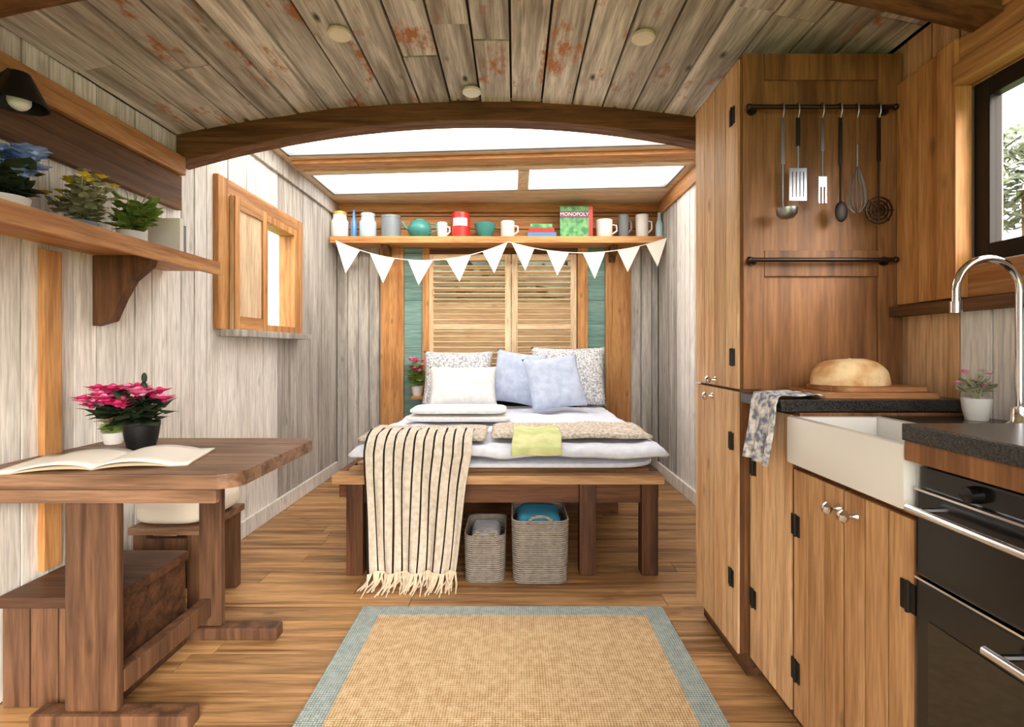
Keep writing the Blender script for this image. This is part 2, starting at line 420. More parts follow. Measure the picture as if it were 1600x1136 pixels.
skew(MB(), sx0, sx1, SK[0][1] + .06, SK[0][1] + .17, ZFLAT - .03, ZFLAT - .0005).build('beam', 'pine_x', ca, bevel=.006)
skew(MB(), sx0, sx1, SK[1][0] - .12, SK[1][0] - .04, ZFLAT - .02, ZFLAT - .0005).build('beam', 'pale_pine_x', ca, bevel=.006)
for i, (a, b_) in enumerate(SK):
    f = MB()
    skew(f, sx0, sx1, a, a + .02, ZFLAT + .002, ZFLAT + .02); skew(f, sx0, sx1, b_ - .02, b_, ZFLAT + .002, ZFLAT + .02)
    skew(f, sx0, sx0 + .02, a, b_, ZFLAT + .002, ZFLAT + .02); skew(f, sx1 - .02, sx1, a, b_, ZFLAT + .002, ZFLAT + .02)
    wnd = struct(f.build('window_%d' % (i + 3), 'tin_grey'))
    skew(MB(), sx0 + .02, sx1 - .02, a + .02, b_ - .02, ZFLAT + .014, ZFLAT + .018).build('pane', 'pane', wnd)
    if i: skew(MB(), .02, .11, a + .02, b_ - .02, ZFLAT - .004, ZFLAT + .013).build('mullion', 'pale_pine_z', wnd)
# arches ----------------------------------------------------------------
def arch(name, y0, y1, mat, zt, thick_s, thick_c):
    n = 36; xs = [XL + (XR - XL) * i / n for i in range(n + 1)]
    top = [(x, arc(x, zt)) for x in xs]
    bot = []
    for x in xs:
        u = abs(x - XC) / HW; bot.append((x, arc(x, zt) - (thick_c + (thick_s - thick_c) * u ** 2)))
    return struct(MB().prism(top + bot[::-1], 'y', y0, y1).build(name, mat, bevel=.008))
arch('trim_1', YA - .03, YA + .07, 'dark_x', ZS + .012, .15, .105)
arch('trim_2', 1.36, 1.46, 'dark_x', ZS - .012, .15, .115)
# wall plates under the ceiling and skirting -------------------------------
struct(MB().box(XL, XL + .05, .4, YA - .03, 2.0, 2.09).build('trim_3', 'pine_y', bevel=.006))
struct(MB().box(XL, XL + .03, .9, YA - .03, 1.83, 1.995).build('trim_4', 'dark_y', bevel=.004))
struct(MB().box(XR - .05, XR, .4, 1.36, 2.06, 2.17).build('trim_5', 'pine_y', bevel=.006))
struct(MB().box(XL, XL + .022, 2.5, YB - .03, 0, .1).build('baseboard_left', 'white_board', bevel=.004))
struct(MB().box(XR - .022, XR, 2.24, YB - .03, 0, .1).build('baseboard_right', 'white_board', bevel=.004))
struct(MB().box(XL, XL + .025, 1.79, 1.86, .37, 1.5).build('trim_6', 'pine_z', bevel=.004))
struct(MB().box(XL, XL + .02, YA + .08, YB - .06, 2.38, 2.5).build('trim_7', 'grey_board', bevel=.004))
struct(MB().box(XR - .02, XR, YA + .08, YB - .06, 2.38, 2.5).build('trim_8', 'pine_y', bevel=.004))
# left window ---------------------------------------------------------------
def wall_window(name, x_in, x_out, y0, y1, z0, z1, sgn, mat):
    f = MB(); t = .05
    lo, hi = min(x_in, x_out), max(x_in, x_out)
    f.box(lo, hi, y0, y0 + t, z0, z1).box(lo, hi, y1 - t, y1, z0, z1).box(lo, hi, y0 + t, y1 - t, z0, z0 + t).box(lo, hi, y0 + t, y1 - t, z1 - t, z1)
    o = struct(f.build(name, mat, bevel=.004))
    xm = (lo + hi) / 2
    MB().box(xm - .003, xm + .003, y0 + t, y1 - t, z0 + t, z1 - t).build('pane', 'pane', o)
    return o
w1 = wall_window('window_1', XL + .03, XL - .09, *LW, 1, 'pine_z')
MB().box(XL - .05, XL + .02, 3.36, 3.42, LW[2] + .05, LW[3] - .05).build('mullion', 'pine_z', w1)
MB().box(XL, XL + .11, LW[0] - .06, LW[1] + .06, LW[2] - .04, LW[2]).build('window_sill', 'grey_board', w1, bevel=.006)
for a, b_ in ((LW[0] - .09, LW[0]), (LW[1], LW[1] + .09)):
    MB().box(XL, XL + .03, a, b_, LW[2], LW[3] + .08).build('casing', 'pine_z', w1, bevel=.004)
MB().box(XL, XL + .03, LW[0], LW[1], LW[3], LW[3] + .08).build('casing', 'pine_y', w1, bevel=.004)
t = thing('shutter_leaf', (XL + .045, 3.14, LW[2]), 'folded pine shutter leaf over the near half of the left window', 'shutter')
MB().box(XL + .032, XL + .055, 2.935, 3.31, LW[2] + .002, LW[3] - .01).build('panel', 'pale_pine_z', t, bevel=.004)
for a, b_ in ((2.935, 2.985), (3.26, 3.31)): MB().box(XL + .0555, XL + .066, a, b_, LW[2] + .002, LW[3] - .01).build('stile', 'pine_z', t, bevel=.003)
for a, b_ in ((LW[2] + .002, LW[2] + .08), (LW[3] - .08, LW[3] - .01)): MB().box(XL + .0555, XL + .066, 2.986, 3.259, a, b_).build('rail', 'pine_y', t, bevel=.003)
# right window ---------------------------------------------------------------
w2 = wall_window('window_2', XR + .004, XR + .04, *RWn, -1, 'iron')
for a, b_, d in ((1.50, 1.57, .05), (1.574, 1.66, .035), (1.664, 1.765, .025)):
    MB().box(XR - d, XR, a, b_, 1.30, 2.06).build('casing', 'pine_z', w2, bevel=.005)
for z0, z1, d in ((1.92, 1.98, .06), (1.984, 2.06, .04)):
    MB().box(XR - d, XR, .4, 1.50, z0, z1).build('casing', 'pine_y', w2, bevel=.005)
MB().box(XR - .05, XR, .4, 1.77, 1.26, 1.295).build('window_sill', 'dark_y', w2, bevel=.005)
MB().box(XR - .015, XR, .4, 1.50, 1.30, 1.395).build('casing', 'pine_y', w2, bevel=.004)
# back window with pane ------------------------------------------------------
f = MB(); y0, y1 = YB + .02, YB + .1
for q in ((BW[0], BW[0] + .05, BW[2], BW[3]), (BW[1] - .05, BW[1], BW[2], BW[3]), (BW[0], BW[1], BW[2], BW[2] + .05), (BW[0], BW[1], BW[3] - .05, BW[3])):
    f.box(q[0], q[1], y0, y1, q[2], q[3])
w5 = struct(f.build('window_5', 'pine_x'))
MB().box(BW[0] + .05, BW[1] - .05, YB + .06, YB + .066, BW[2] + .05, BW[3] - .05).build('pane', 'pane', w5)
MB().box(BW[0] - .12, BW[1] + .12, YB - .17, YB - .03, BW[2] - .03, BW[2]).build('window_sill', 'pine_x', w5, bevel=.006)
# louvred shutters -------------------------------------------------------------
xm = wx(799, YB)
for si, (xa, xb, lab) in enumerate(((BW[0] + .004, xm - .004, 'left leaf of pale pine louvred shutter behind the bed pillows'), (xm + .004, BW[1] - .004, 'right leaf of pale pine louvred shutter behind the bed pillows'))):
    ys = YB - .012
    t = thing('louvred_shutter', ((xa + xb) / 2, ys, BW[2]), lab, 'shutter', 'window shutter leaves')
    st = .055
    for a, b_ in ((xa, xa + st), (xb - st, xb)): MB().box(a, b_, ys - .016, ys + .016, BW[2] + .003, BW[3] - .003).build('stile', 'pale_pine_z', t, bevel=.003)
    for a, b_ in ((BW[2] + .003, BW[2] + .08), (BW[3] - .06, BW[3] - .003), (1.33, 1.38)): MB().box(xa + st, xb - st, ys - .014, ys + .014, a, b_).build('rail', 'pale_pine_x', t, bevel=.003)
    z = BW[2] + .11
    while z < BW[3] - .09:
        if not 1.315 < z < 1.395:
            c = ((xa + xb) / 2, ys, z)
            MB().box(xa + st, xb - st, ys - .004, ys + .004, z - .034, z + .034, rot(c, 74 if z > 1.60 else 40)).build('slat', 'pale_pine_x', t)
        z += .0515
# outside ------------------------------------------------------------------
struct(MB().box(-40, 40, -40, 60, -.75, -.7).build('ground', 'grass'))
def leafball(mb, c, r, n, size, mis=(0,)):
    for _ in range(n):
        v = Vector((random.gauss(0, 1), random.gauss(0, 1), random.gauss(0, 1))).normalized() * random.uniform(.6, 1)
        p = Vector(c) + Vector((v.x * r[0], v.y * r[1], v.z * r[2]))
        a = Vector((random.uniform(-1, 1), random.uniform(-1, 1), random.uniform(-1, 1))).normalized(); b_ = a.orthogonal().normalized()
        s_ = size * random.uniform(.6, 1.3); k = random.choice(mis)
        mb.add([p - a * s_, p + b_ * s_ * .45, p + a * s_, p - b_ * s_ * .45], [(0, 1, 2, 3)], k)
t = thing('garden_tree', (8.9, 8.9, -.7), 'pale grey green tree outside the kitchen window', 'tree')
mb = MB(); leafball(mb, (8.9, 8.9, 4.1), (1.5, 1.5, .85), 1500, .15); mb.build('foliage', 'hedge', t)
MB().tube([(8.9, 8.9, -.7), (8.95, 8.9, 1.8), (8.85, 8.9, 3.9)], [.14, .10, .04]).build('trunk', 'dark_z', t)
t = thing('sky_block_bush', (-.1, 6.6, -.7), 'added dark bush blocking the sky behind the bed window shutters', 'bush')  # bush added to block the sky, so the open upper louvre gaps read dark
mb = MB().ball((-.1, 6.6, 1.0), 1.7, .7, 1.75, 20, 12); leafball(mb, (-.1, 6.6, 1.0), (2.0, .95, 2.0), 1600, .14); mb.build('foliage', 'leaf_dark', t)
MB().tube([(-.1, 6.6, -.7), (-.1, 6.6, .6)], [.1, .08]).build('trunk', 'dark_z', t)

# ================================================================== BED
bz = .51
bx0, bx1, by0, by1 = wx(520, 2.6), wx(1037, 2.6), 2.60, 4.56
bed = thing('bed_frame', ((bx0 + bx1) / 2, 3.6, 0), 'dark wooden platform bed frame with open space beneath', 'bed')
MB().box(bx0, bx1, by0 - .02, by0 + .09, bz - .045, bz).build('front_rail', 'bed_top_wood', bed, bevel=.006)
MB().box(bx0 + .06, bx1 - .06, by0 + .03, by0 + .06, bz - .15, bz - .047).build('apron', 'bed_wood', bed)
for a, b_ in ((bx0, bx0 + .04), (bx1 - .04, bx1)): MB().box(a, b_, by0 + .09, by1, bz - .14, bz).build('side_rail', 'bed_wood', bed, bevel=.004)
for xx in (wx(557, 2.63), wx(917, 2.63), wx(1013, 2.63)):
    MB().box(xx - .042, xx + .042, by0 - .005, by0 + .075, 0, bz - .047).build('leg', 'bed_leg_wood', bed, bevel=.005)
for xx in (bx0 + .05, bx1 - .05): MB().box(xx - .04, xx + .04, by1 - .1, by1 - .02, 0, bz - .02).build('leg', 'bed_leg_wood', bed, bevel=.005)
MB().box(bx0 + .04, bx1 - .04, by1 - .04, by1, bz - .14, bz).build('back_rail', 'bed_wood', bed)
y = by0 + .13
while y < by1 - .12:
    MB().box(bx0 + .04, bx1 - .04, y, y + .08, bz - .02, bz).build('slat', 'bed_top_wood', bed); y += .15
MB().box(bx0 + .09, bx1 - .05, 3.5, 3.53, .02, bz - .03).build('back_panel', 'bed_wood', bed)
# mattress
def soft_box(name, x0, x1, y0, y1, z0, z1, mat, e=5, amp=.004, fr=5, nu=40, nv=40, parent=None):
    # rounded cushion-like body
    cx, cy, cz = (x0 + x1) / 2, (y0 + y1) / 2, (z0 + z1) / 2; hx, hy, hz = (x1 - x0) / 2, (y1 - y0) / 2, (z1 - z0) / 2
    mb = MB(); seg, rings = 64, 24; vs = []; fs = []
    def sp(c, p): return math.copysign(abs(c) ** p, c)
    for i in range(1, rings):
        t = math.pi * i / rings
        for k in range(seg):
            q = 2 * math.pi * k / seg
            p1, p2 = .45, 2.0 / e
            X = sp(math.sin(t), p1) * sp(math.cos(q), p2); Y = sp(math.sin(t), p1) * sp(math.sin(q), p2); Z = sp(math.cos(t), .6)
            v = Vector((cx + hx * X, cy + hy * Y, cz + hz * Z)); n_ = noise.noise(v * fr) * amp
            vs.append(v + Vector((X, Y, Z)) * n_)
    vs += [Vector((cx, cy, z1)), Vector((cx, cy, z0))]; T = len(vs) - 2
    for i in range(rings - 2):
        for k in range(seg):
            k2 = (k + 1) % seg; fs.append((i * seg + k, (i + 1) * seg + k, (i + 1) * seg + k2, i * seg + k2))
    for k in range(seg):
        k2 = (k + 1) % seg; fs.append((T, k, k2)); fs.append((T + 1, (rings - 2) * seg + k2, (rings - 2) * seg + k))
    mb.add(vs, fs); return mb.build(name, mat, parent, smooth=True)
mx0, mx1 = wx(556, 2.66), wx(1034, 2.66)
mat_o = tag(soft_box('mattress', mx0, mx1, 2.63, by1 - .02, bz + .005, .582, 'linen_grey', 9, .003), 'thick white mattress lying on the dark bed frame', 'mattress')
# duvet : sheet over the mattress
def sheet(name, x0, x1, y0, y1, z, mat, drop, amp, thick, seed=0, nu=70, nv=70, yd=.02, label='', cat='bedding', parent=None):
    def fn(u, v):
        x = x0 + (x1 - x0) * u; y = y0 + (y1 - y0) * v
        e = min(u * (x1 - x0), (1 - u) * (x1 - x0)); ey = v * (y1 - y0)
        zz = z + amp * (noise.noise(Vector((x * 4 + seed, y * 4, 1.3))) + .5 * noise.noise(Vector((x * 9 + seed, y * 9, 4.))))
        q = max(0, 1 - min(e, ey) / .07); zz -= drop * (1 - math.sqrt(max(0, 1 - q * q)))
        return Vector((x, y, zz))
    o = MB().grid(fn, nu, nv).build(name, mat, parent, smooth=True, solid=thick)
    return o
tag(sheet('duvet', mx0 - .02, mx1 + .02, 2.61, 4.52, .634, 'linen_grey', .034, .018, .022, 2), 'rumpled white and pale grey duvet spread over the mattress', 'duvet')
# knitted blanket across the bed
tag(sheet('knitted_blanket', mx0 + .0, wx(760, 2.9), 2.70, 3.10, .680, 'knit', .012, .010, .022, 9, 40, 30), 'nubbly beige knitted blanket lying flat across the left of the bed', 'blanket')
tag(sheet('knitted_blanket', wx(770, 3.0), mx1 - .02, 2.76, 3.16, .686, 'knit', .012, .010, .018, 15, 40, 30), 'nubbly beige knitted blanket folded across the right of the bed', 'blanket')
def gc(u, v):
    p = [(2.94, .704), (2.86, .706), (2.76, .704), (2.68, .694), (2.63, .672), (2.596, .65), (2.588, .63), (2.586, .61)]
    q = v * (len(p) - 1); i = min(int(q), len(p) - 2); f_ = q - i
    return Vector((-.015 + .255 * u + .006 * math.sin(v * 6), p[i][0] * (1 - f_) + p[i + 1][0] * f_ + (.006 * math.sin(u * 12) if v > .6 else 0), p[i][1] * (1 - f_) + p[i + 1][1] * f_ + .004 * math.sin(u * 9 + v * 5)))
tag(MB().grid(gc, 24, 28).build('green_cloth', 'green_cloth', smooth=True, solid=.005), 'yellow green cloth lying over the front edge of the bed', 'cloth')
# towels
for i in range(2):
    tag(soft_box('folded_towel', -.72 + i * .02, -.03 - i * .03, 3.32 + .01 * i, 3.66, .667 + i * .050, .712 + i * .050, 'linen_white', 7, .004),
        ('lower' if i == 0 else 'upper') + ' of two folded white towels stacked in front of the pillows', 'towel', 'folded towels on the bed')
# striped throw: over the bed edge and hanging to the floor, with fringe
xt0, xt1 = wx(572, 2.62), wx(738, 2.62)
path = [(2.80, .706), (2.76, .712), (2.72, .712), (2.68, .706), (2.63, .692), (2.597, .665), (2.58, .63), (2.568, .585), (2.555, .53), (2.548, .47), (2.545, .38), (2.54, .29), (2.535, .2), (2.53, .12), (2.525, .06)]
def pth(v):
    s = v * (len(path) - 1); i = min(int(s), len(path) - 2); f_ = s - i
    return path[i][0] * (1 - f_) + path[i + 1][0] * f_, path[i][1] * (1 - f_) + path[i + 1][1] * f_
nu, nv = 60, 56
def thr(u, v):
    yy, zz = pth(v); k = max(0, (v - .45) / .55)
    xa = xt0 + (wx(585, 2.6) - xt0) * k; xb = xt1 + (wx(716, 2.6) - xt1) * k
    x = xa + (xb - xa) * u
    rp = (math.sin(u * 23 + 1.8 * math.sin(v * 4)) * .017 + math.sin(u * 51 + v * 5) * .005) * (.25 + k)
    if v > .4: yy += rp - .006 - .02 * k
    else: zz += abs(math.sin(u * 19 + v * 8)) * .010
    return Vector((x, yy, zz))
th = thing('striped_throw', ((xt0 + xt1) / 2, 2.55, 0), 'cream throw with thin dark stripes hanging over the foot of the bed', 'throw')
o = MB().grid(thr, nu, nv).build('cloth', 'throw_stripe', th, smooth=True, solid=.006)
uvl = o.data.uv_layers.new(name='UVMap')
for p in o.data.polygons:
    for li, vi in zip(p.loop_indices, p.vertices):
        i, j = vi % (nu + 1), vi // (nu + 1); uvl.data[li].uv = (i / nu, j / nv)
fr = MB()
for k in range(64):
    u = (k + .5) / 64; p = thr(u, 1.0); L = random.uniform(.03, .1); dx = random.uniform(-.035, .02)
    fr.tube([p, p + Vector((dx * .4, -.012, -.03)), Vector((p.x + dx, p.y - .03, .010)), Vector((p.x + dx * 1.6, p.y - .03 - L, .006))], [.0045, .005, .005, .003], 5)
fo = fr.build('fringe', 'fringe', th, smooth=True); fo['kind'] = 'stuff'
# pillows
def pillow(name, c, w_, h_, t_, mat, tilt, yaw, label, roll=0):
    M = Matrix.Translation(Vector(c)) @ Matrix.Rotation(R(yaw), 4, 'Z') @ Matrix.Rotation(R(tilt), 4, 'X') @ Matrix.Rotation(R(roll), 4, 'Y')
    mb = MB(); n = 22; vs = []
    for side in (1, -1):
        for j in range(n + 1):
            for i in range(n + 1):
                u, v = i / n * 2 - 1, j / n * 2 - 1
                prof = (max(0, (1 - u ** 4)) * max(0, (1 - v ** 4))) ** .55
                pin = 1 - .06 * (u * u * (1 - v * v) * 0 + (1 - v * v) * 0) 
                ex = 1 - .07 * (1 - abs(v) ** 2) * abs(u) ** 3; ez = 1 - .07 * (1 - abs(u) ** 2) * abs(v) ** 3
                wr_ = noise.noise(Vector((u * 2.5 + c[0] * 9, v * 2.5, side))) * .012 * prof
                vs.append(M @ Vector((u * w_ / 2 * ex, side * (-(t_ / 2) * prof) - side * wr_, v * h_ / 2 * ez + h_ / 2)))
    fs = []
    K = (n + 1) ** 2
    for j in range(n):
        for i in range(n):
            a = j * (n + 1) + i; fs.append((a, a + 1, a + n + 2, a + n + 1)); fs.append((K + a, K + a + n + 1, K + a + n + 2, K + a + 1))
    mb.add(vs, fs)
    me_o = None
    o = mb.build(name, mat, None, smooth=True)
    bm = bmesh.new(); bm.from_mesh(o.data); bmesh.ops.remove_doubles(bm, verts=bm.verts, dist=.0008); bmesh.ops.recalc_face_normals(bm, faces=bm.faces); bm.to_mesh(o.data); bm.free()
    return tag(o, label, 'pillow', 'pillows on the bed')
pillow('pillow', (-.50, 4.44, .654), .62, .50, .19, 'floral', -18, 3, 'grey patterned pillow leaning on the left shutter leaf')
pillow('pillow', (.46, 4.43, .657), .66, .53, .18, 'floral', -16, -4, 'large grey floral pillow leaning on the right shutter leaf')
pillow('pillow', (-.42, 4.12, .677), .56, .36, .14, 'linen_white', -26, 5, 'plain white pillow in front of the left patterned pillow')
pillow('pillow', (-.02, 4.30, .684), .44, .47, .13, 'linen_blue', -20, -6, 'pale blue cushion standing in the middle of the pillows', 8)
pillow('pillow', (.36, 3.98, .682), .46, .46, .14, 'linen_blue', -28, 10, 'pale blue cushion in front of the floral pillow on the right', -6)
# baskets under the bed
def basket(X0, X1, Yt, yc, label, item):
    x0, x1 = wx(X0, yc), wx(X1, yc); h = wz(Yt, yc); d = .34
    t = thing('storage_basket', ((x0 + x1) / 2, yc + d / 2, 0), label, 'basket', 'storage baskets under the bed')
    def rr(x0, x1, y0, y1, r, n=6):
        pts = []
        for cx, cy, a0 in ((x1 - r, y1 - r, 0), (x0 + r, y1 - r, 90), (x0 + r, y0 + r, 180), (x1 - r, y0 + r, 270)):
            for i in range(n + 1): a = R(a0 + 90 * i / n); pts.append((cx + r * math.cos(a), cy + r * math.sin(a)))
        return pts
    nrow = max(8, int(h / .017)); vs = []; fs = []
    ring = rr(x0, x1, yc, yc + d, .05); n = len(ring); cx, cy = (x0 + x1) / 2, yc + d / 2
    rows = []
    for k in range(nrow * 4 + 1):
        z = h * k / (nrow * 4) + .001; s_ = 1 - .05 * (1 - k / (nrow * 4)) + .008 * abs(math.sin(math.pi * k / 4))
        rows.append((z, s_))
    for k in range(8): rows.append((h - (h - .03) * k / 7, .955 - .04 * k / 7))
    for z, s_ in rows: vs += [Vector((cx + (px_ - cx) * s_, cy + (py - cy) * s_, z)) for px_, py in ring]
    for j in range(len(rows) - 1):
        for i in range(n): fs.append((j * n + i, j * n + (i + 1) % n, (j + 1) * n + (i + 1) % n, (j + 1) * n + i))
    fs.append(tuple(range(n))[::-1]); fs.append(tuple((len(rows) - 1) * n + i for i in range(n)))
    MB().add(vs, fs).build('body', 'basket', t, smooth=True)
    for s_ in (-1, 1):
        pts = [(cx + s_ * .05 * math.cos(a), yc + .004, h - .005 + .03 * math.sin(a)) for a in [math.pi * i / 8 for i in range(9)]]
    MB().tube([(cx + .06 * math.cos(math.pi * i / 10), yc - .004, h - .01 + .035 * math.sin(math.pi * i / 10)) for i in range(11)], .007, 6).build('handle', 'basket', t, smooth=True)
    tag(soft_box('folded_blanket', x0 + .03, x1 - .03, yc + .05, yc + d - .03, h - .11, h - .004 + (.012 if item[0] == 'blanket_blue' else 0), item[0], 6, .012, 8), item[1], 'blanket')
basket(724, 790, 838, 2.50, 'low woven grey beige basket under the bed beside the throw', ('linen_grey', 'grey blanket folded in the low basket under the bed'))
basket(799, 890, 815, 2.49, 'taller woven basket under the bed beside the middle leg', ('blanket_blue', 'bright blue blanket folded in the taller basket'))

# ================================================================== RUG
t = thing('rug', (-.015, 1.75, 0), 'natural jute rug with pale grey green border on the floor', 'rug')
rx0, rx1, ry0, ry1, bw = -.672, .648, .95, 2.262, .088
MB().box(rx0 + bw, rx1 - bw, ry0 + bw, ry1 - bw * .8, .0005, .011).build('field', 'jute', t, bevel=.003)
f = MB().box(rx0, rx0 + bw, ry0, ry1, .0005, .012).box(rx1 - bw, rx1, ry0, ry1, .0005, .012).box(rx0 + bw, rx1 - bw, ry1 - bw * .8, ry1, .0005, .012).box(rx0 + bw, rx1 - bw, ry0, ry0 + bw, .0005, .012)
f.build('border', 'rug_border', t)

# ================================================================== DINETTE
TZ = .776
t = thing('dining_table', (-1.27, 1.83, 0), 'worn wooden trestle table against the left wall', 'table')
def rounded(x0, x1, y0, y1, r, corners, n=8):
    pts = []
    for key, cx, cy, a0, ox, oy in (('tr', x1 - r, y1 - r, 0, x1, y1), ('tl', x0 + r, y1 - r, 90, x0, y1), ('bl', x0 + r, y0 + r, 180, x0, y0), ('br', x1 - r, y0 + r, 270, x1, y0)):
        if key in corners:
            for i in range(n + 1): a = R(a0 + 90 * i / n); pts.append((cx + r * math.cos(a), cy + r * math.sin(a)))
        else: pts.append((ox, oy))
    return pts
tx1 = -.83
yb_ = [1.52, 1.675, 1.83, 1.985, 2.15]
for i in range(4):
    pts = rounded(XL + .002, tx1, yb_[i] + .001, yb_[i + 1] - .001, .07, ('br',) if i == 0 else (('tr',) if i == 3 else ()))
    MB().prism(pts, 'z', TZ - .045, TZ).build('tabletop_board', 'table_wood', t, bevel=.004)
MB().box(XL + .01, -.89, 1.524, 1.548, TZ - .088, TZ - .046).build('apron', 'table_wood', t, bevel=.01)
MB().box(XL + .01, tx1 - .1, 2.06, 2.09, TZ - .085, TZ - .046).build('apron', 'table_wood', t, bevel=.004)
MB().box(-1.365, -1.205, 1.55, 1.578, .05, TZ - .047).build('leg', 'table_leg_wood', t, bevel=.008)
MB().box(-1.255, -1.165, 2.03, 2.058, .05, TZ - .047).build('leg', 'table_leg_wood', t, bevel=.006)
MB().box(-1.46, -.98, 1.533, 1.595, 0, .049).build('foot', 'table_leg_wood', t, bevel=.01)
MB().box(-1.46, -.94, 2.015, 2.075, 0, .049).build('foot', 'table_leg_wood', t, bevel=.01)
MB().box(-1.245, -1.205, 1.58, 2.03, .09, .16).build('stretcher', 'table_leg_wood', t, bevel=.004)
# near bench
t = thing('storage_bench', (-1.48, 1.8, 0), 'low dark wooden storage bench under the near side of the table', 'bench')
MB().box(XL + .03, -1.285, 1.64, 1.995, 0, .328).build('body', 'bench_wood', t)
MB().box(XL + .03, -1.275, 1.615, 2.0, .329, .364).build('seat', 'bench_wood', t, bevel=.006)
x = XL + .04
while x < -1.3: MB().box(x, x + .085, 1.628, 1.6395, .01, .326).build('board', 'table_leg_wood', t, bevel=.002); x += .09
# far bench
t = thing('wall_bench', (-1.48, 2.3, 0), 'small wooden bench with cream cushion behind the table', 'bench')
MB().box(XL + .03, -1.33, 2.165, 2.52, .36, .392).build('seat', 'table_wood', t, bevel=.006)
for xx in (-1.60, -1.37):
    for yy in (2.18, 2.46): MB().box(xx - .028, xx + .028, yy, yy + .045, 0, .36).build('leg', 'table_leg_wood', t, bevel=.004)
MB().box(-1.572, -1.398, 2.185, 2.215, .28, .34).build('stretcher', 'table_leg_wood', t)
tag(soft_box('seat_cushion', XL + .035, -1.325, 2.16, 2.52, .393, .505, 'cushion_cream', 5, .005), 'cream seat cushion on the small bench by the left wall', 'cushion')
# open book on table
def page(side):
    def fn(u, v):
        x = u; h = .022 * math.sin(min(1, u * 1.25) * math.pi) ** .7 * (1 - .4 * u) + .006
        c, s_ = math.cos(R(14)), math.sin(R(14)); X = side * x * .26; Y = (v - .5) * .27
        return Vector((-1.33 + X * c - Y * s_, 1.70 + X * s_ + Y * c, TZ + h))
    return fn
t = thing('open_book', (-1.33, 1.70, TZ), 'open book with curling white pages lying on the table', 'book')
for sd in (-1, 1): MB().grid(page(sd), 16, 6).build('page', 'paper', t, smooth=True, solid=.004)
for sd in (-1, 1):
    def fn(u, v, sd=sd):
        p = page(sd)(u, v); return Vector((p.x, p.y, TZ + (p.z - TZ) * .45))
    MB().grid(fn, 16, 6).build('page_block', 'paper_edge', t, smooth=True, solid=.004)
# pink flowering plant
def plant(name, base, pot_r, pot_h, pot_m, stems, label, leaf_m, flower_m, spread, height, flower_n, leaf_n, leaf_s, cat='plant', lean=0):
    t = thing(name, base, label, cat); b_ = Vector(base)
    MB().lathe([(0.0, 0), (pot_r * .72, 0), (pot_r * .9, pot_h * .5), (pot_r, pot_h), (pot_r * .88, pot_h), (pot_r * .8, pot_h * .85), (0.0, pot_h * .85)], b_, 24).build('pot', pot_m, t, smooth=True)
    st = MB(); lf = MB(); tips = []
    for k in range(stems):
        a = random.uniform(0, 6.28); r_ = spread * random.uniform(.15, 1) ; h_ = pot_h + height * random.uniform(.45, 1)
        tip = b_ + Vector((lean + r_ * math.cos(a), r_ * math.sin(a) * .8, h_)); mid = b_ + Vector((r_ * .3 * math.cos(a), r_ * .3 * math.sin(a), pot_h + (h_ - pot_h) * .55))
        st.tube([b_ + Vector((0, 0, pot_h * .8)), mid, tip], [.003, .0025, .0015], 5); tips.append(tip)
    for k in range(leaf_n):
        tp = random.choice(tips); f_ = random.uniform(.15, .8); p = b_ + Vector((0, 0, pot_h)) + (tp - b_ - Vector((0, 0, pot_h))) * f_
        a = random.uniform(0, 6.28); d = Vector((math.cos(a), math.sin(a), random.uniform(-.3, .5))).normalized(); s_ = Vector((-d.y, d.x, 0)).normalized(); L = leaf_s * random.uniform(.7, 1.3)
        up = d.cross(s_) * L * .15
        lf.add([p, p + d * L * .4 + s_ * L * .34 - up, p + d * L * .75 + s_ * L * .26, p + d * L, p + d * L * .75 - s_ * L * .26, p + d * L * .4 - s_ * L * .34 - up], [(0, 1, 2, 3), (0, 3, 4, 5)])
    st.build('stems', leaf_m, t); lf.build('foliage', leaf_m, t)
    for k in range(flower_n):
        tp = tips[k % len(tips)] + Vector((random.uniform(-.01, .01), random.uniform(-.01, .01), random.uniform(-.004, .012))); mb = MB()
        r_ = leaf_s * random.uniform(.40, .60)
        for q in range(6):
            a = q * 1.047 + k; d = Vector((math.cos(a), math.sin(a), .55)).normalized(); s_ = Vector((-math.sin(a), math.cos(a), 0))
            mb.add([tp, tp + d * r_ * .6 + s_ * r_ * .42, tp + d * r_ * 1.1 + Vector((0, 0, -r_ * .2)), tp + d * r_ * .6 - s_ * r_ * .42], [(0, 1, 2, 3)])
        mb.ball(tp + Vector((0, 0, r_ * .2)), r_ * .3, seg=8, rings=5)
        mb.build('flower', flower_m[k % len(flower_m)], t, smooth=False)
    return t
pp = px(221, 690, 1.93)
plant('flowering_plant', (pp.x, 1.93, TZ), .062, .10, 'pot_black', 34, 'magenta flowering plant with dark leaves in a black pot on the table', 'leaf_dark', ['petal_pink', 'petal_pink', 'petal_light_pink'], .13, .115, 70, 150, .09, 'plant', -.065)
t = bpy.data.objects['flowering_plant']
MB().tube([(pp.x + .01, 1.93, TZ + .1), (pp.x + .015, 1.92, TZ + .2), (pp.x + .018, 1.92, TZ + .27)], [.004, .006, .003], 6).ball((pp.x + .016, 1.92, TZ + .225), .014, .012, .028, 8, 6).ball((pp.x + .018, 1.92, TZ + .265), .010, .009, .02, 8, 6).build('bud_spike', 'leaf_dark', t, smooth=True)
plant('foliage_plant', (-1.585, 2.02, TZ), .04, .045, 'pot_white', 18, 'small yellow green plant in a pale pot beside the magenta flowers', 'leaf_green', ['petal_light_pink'], .045, .07, 3, 80, .045)

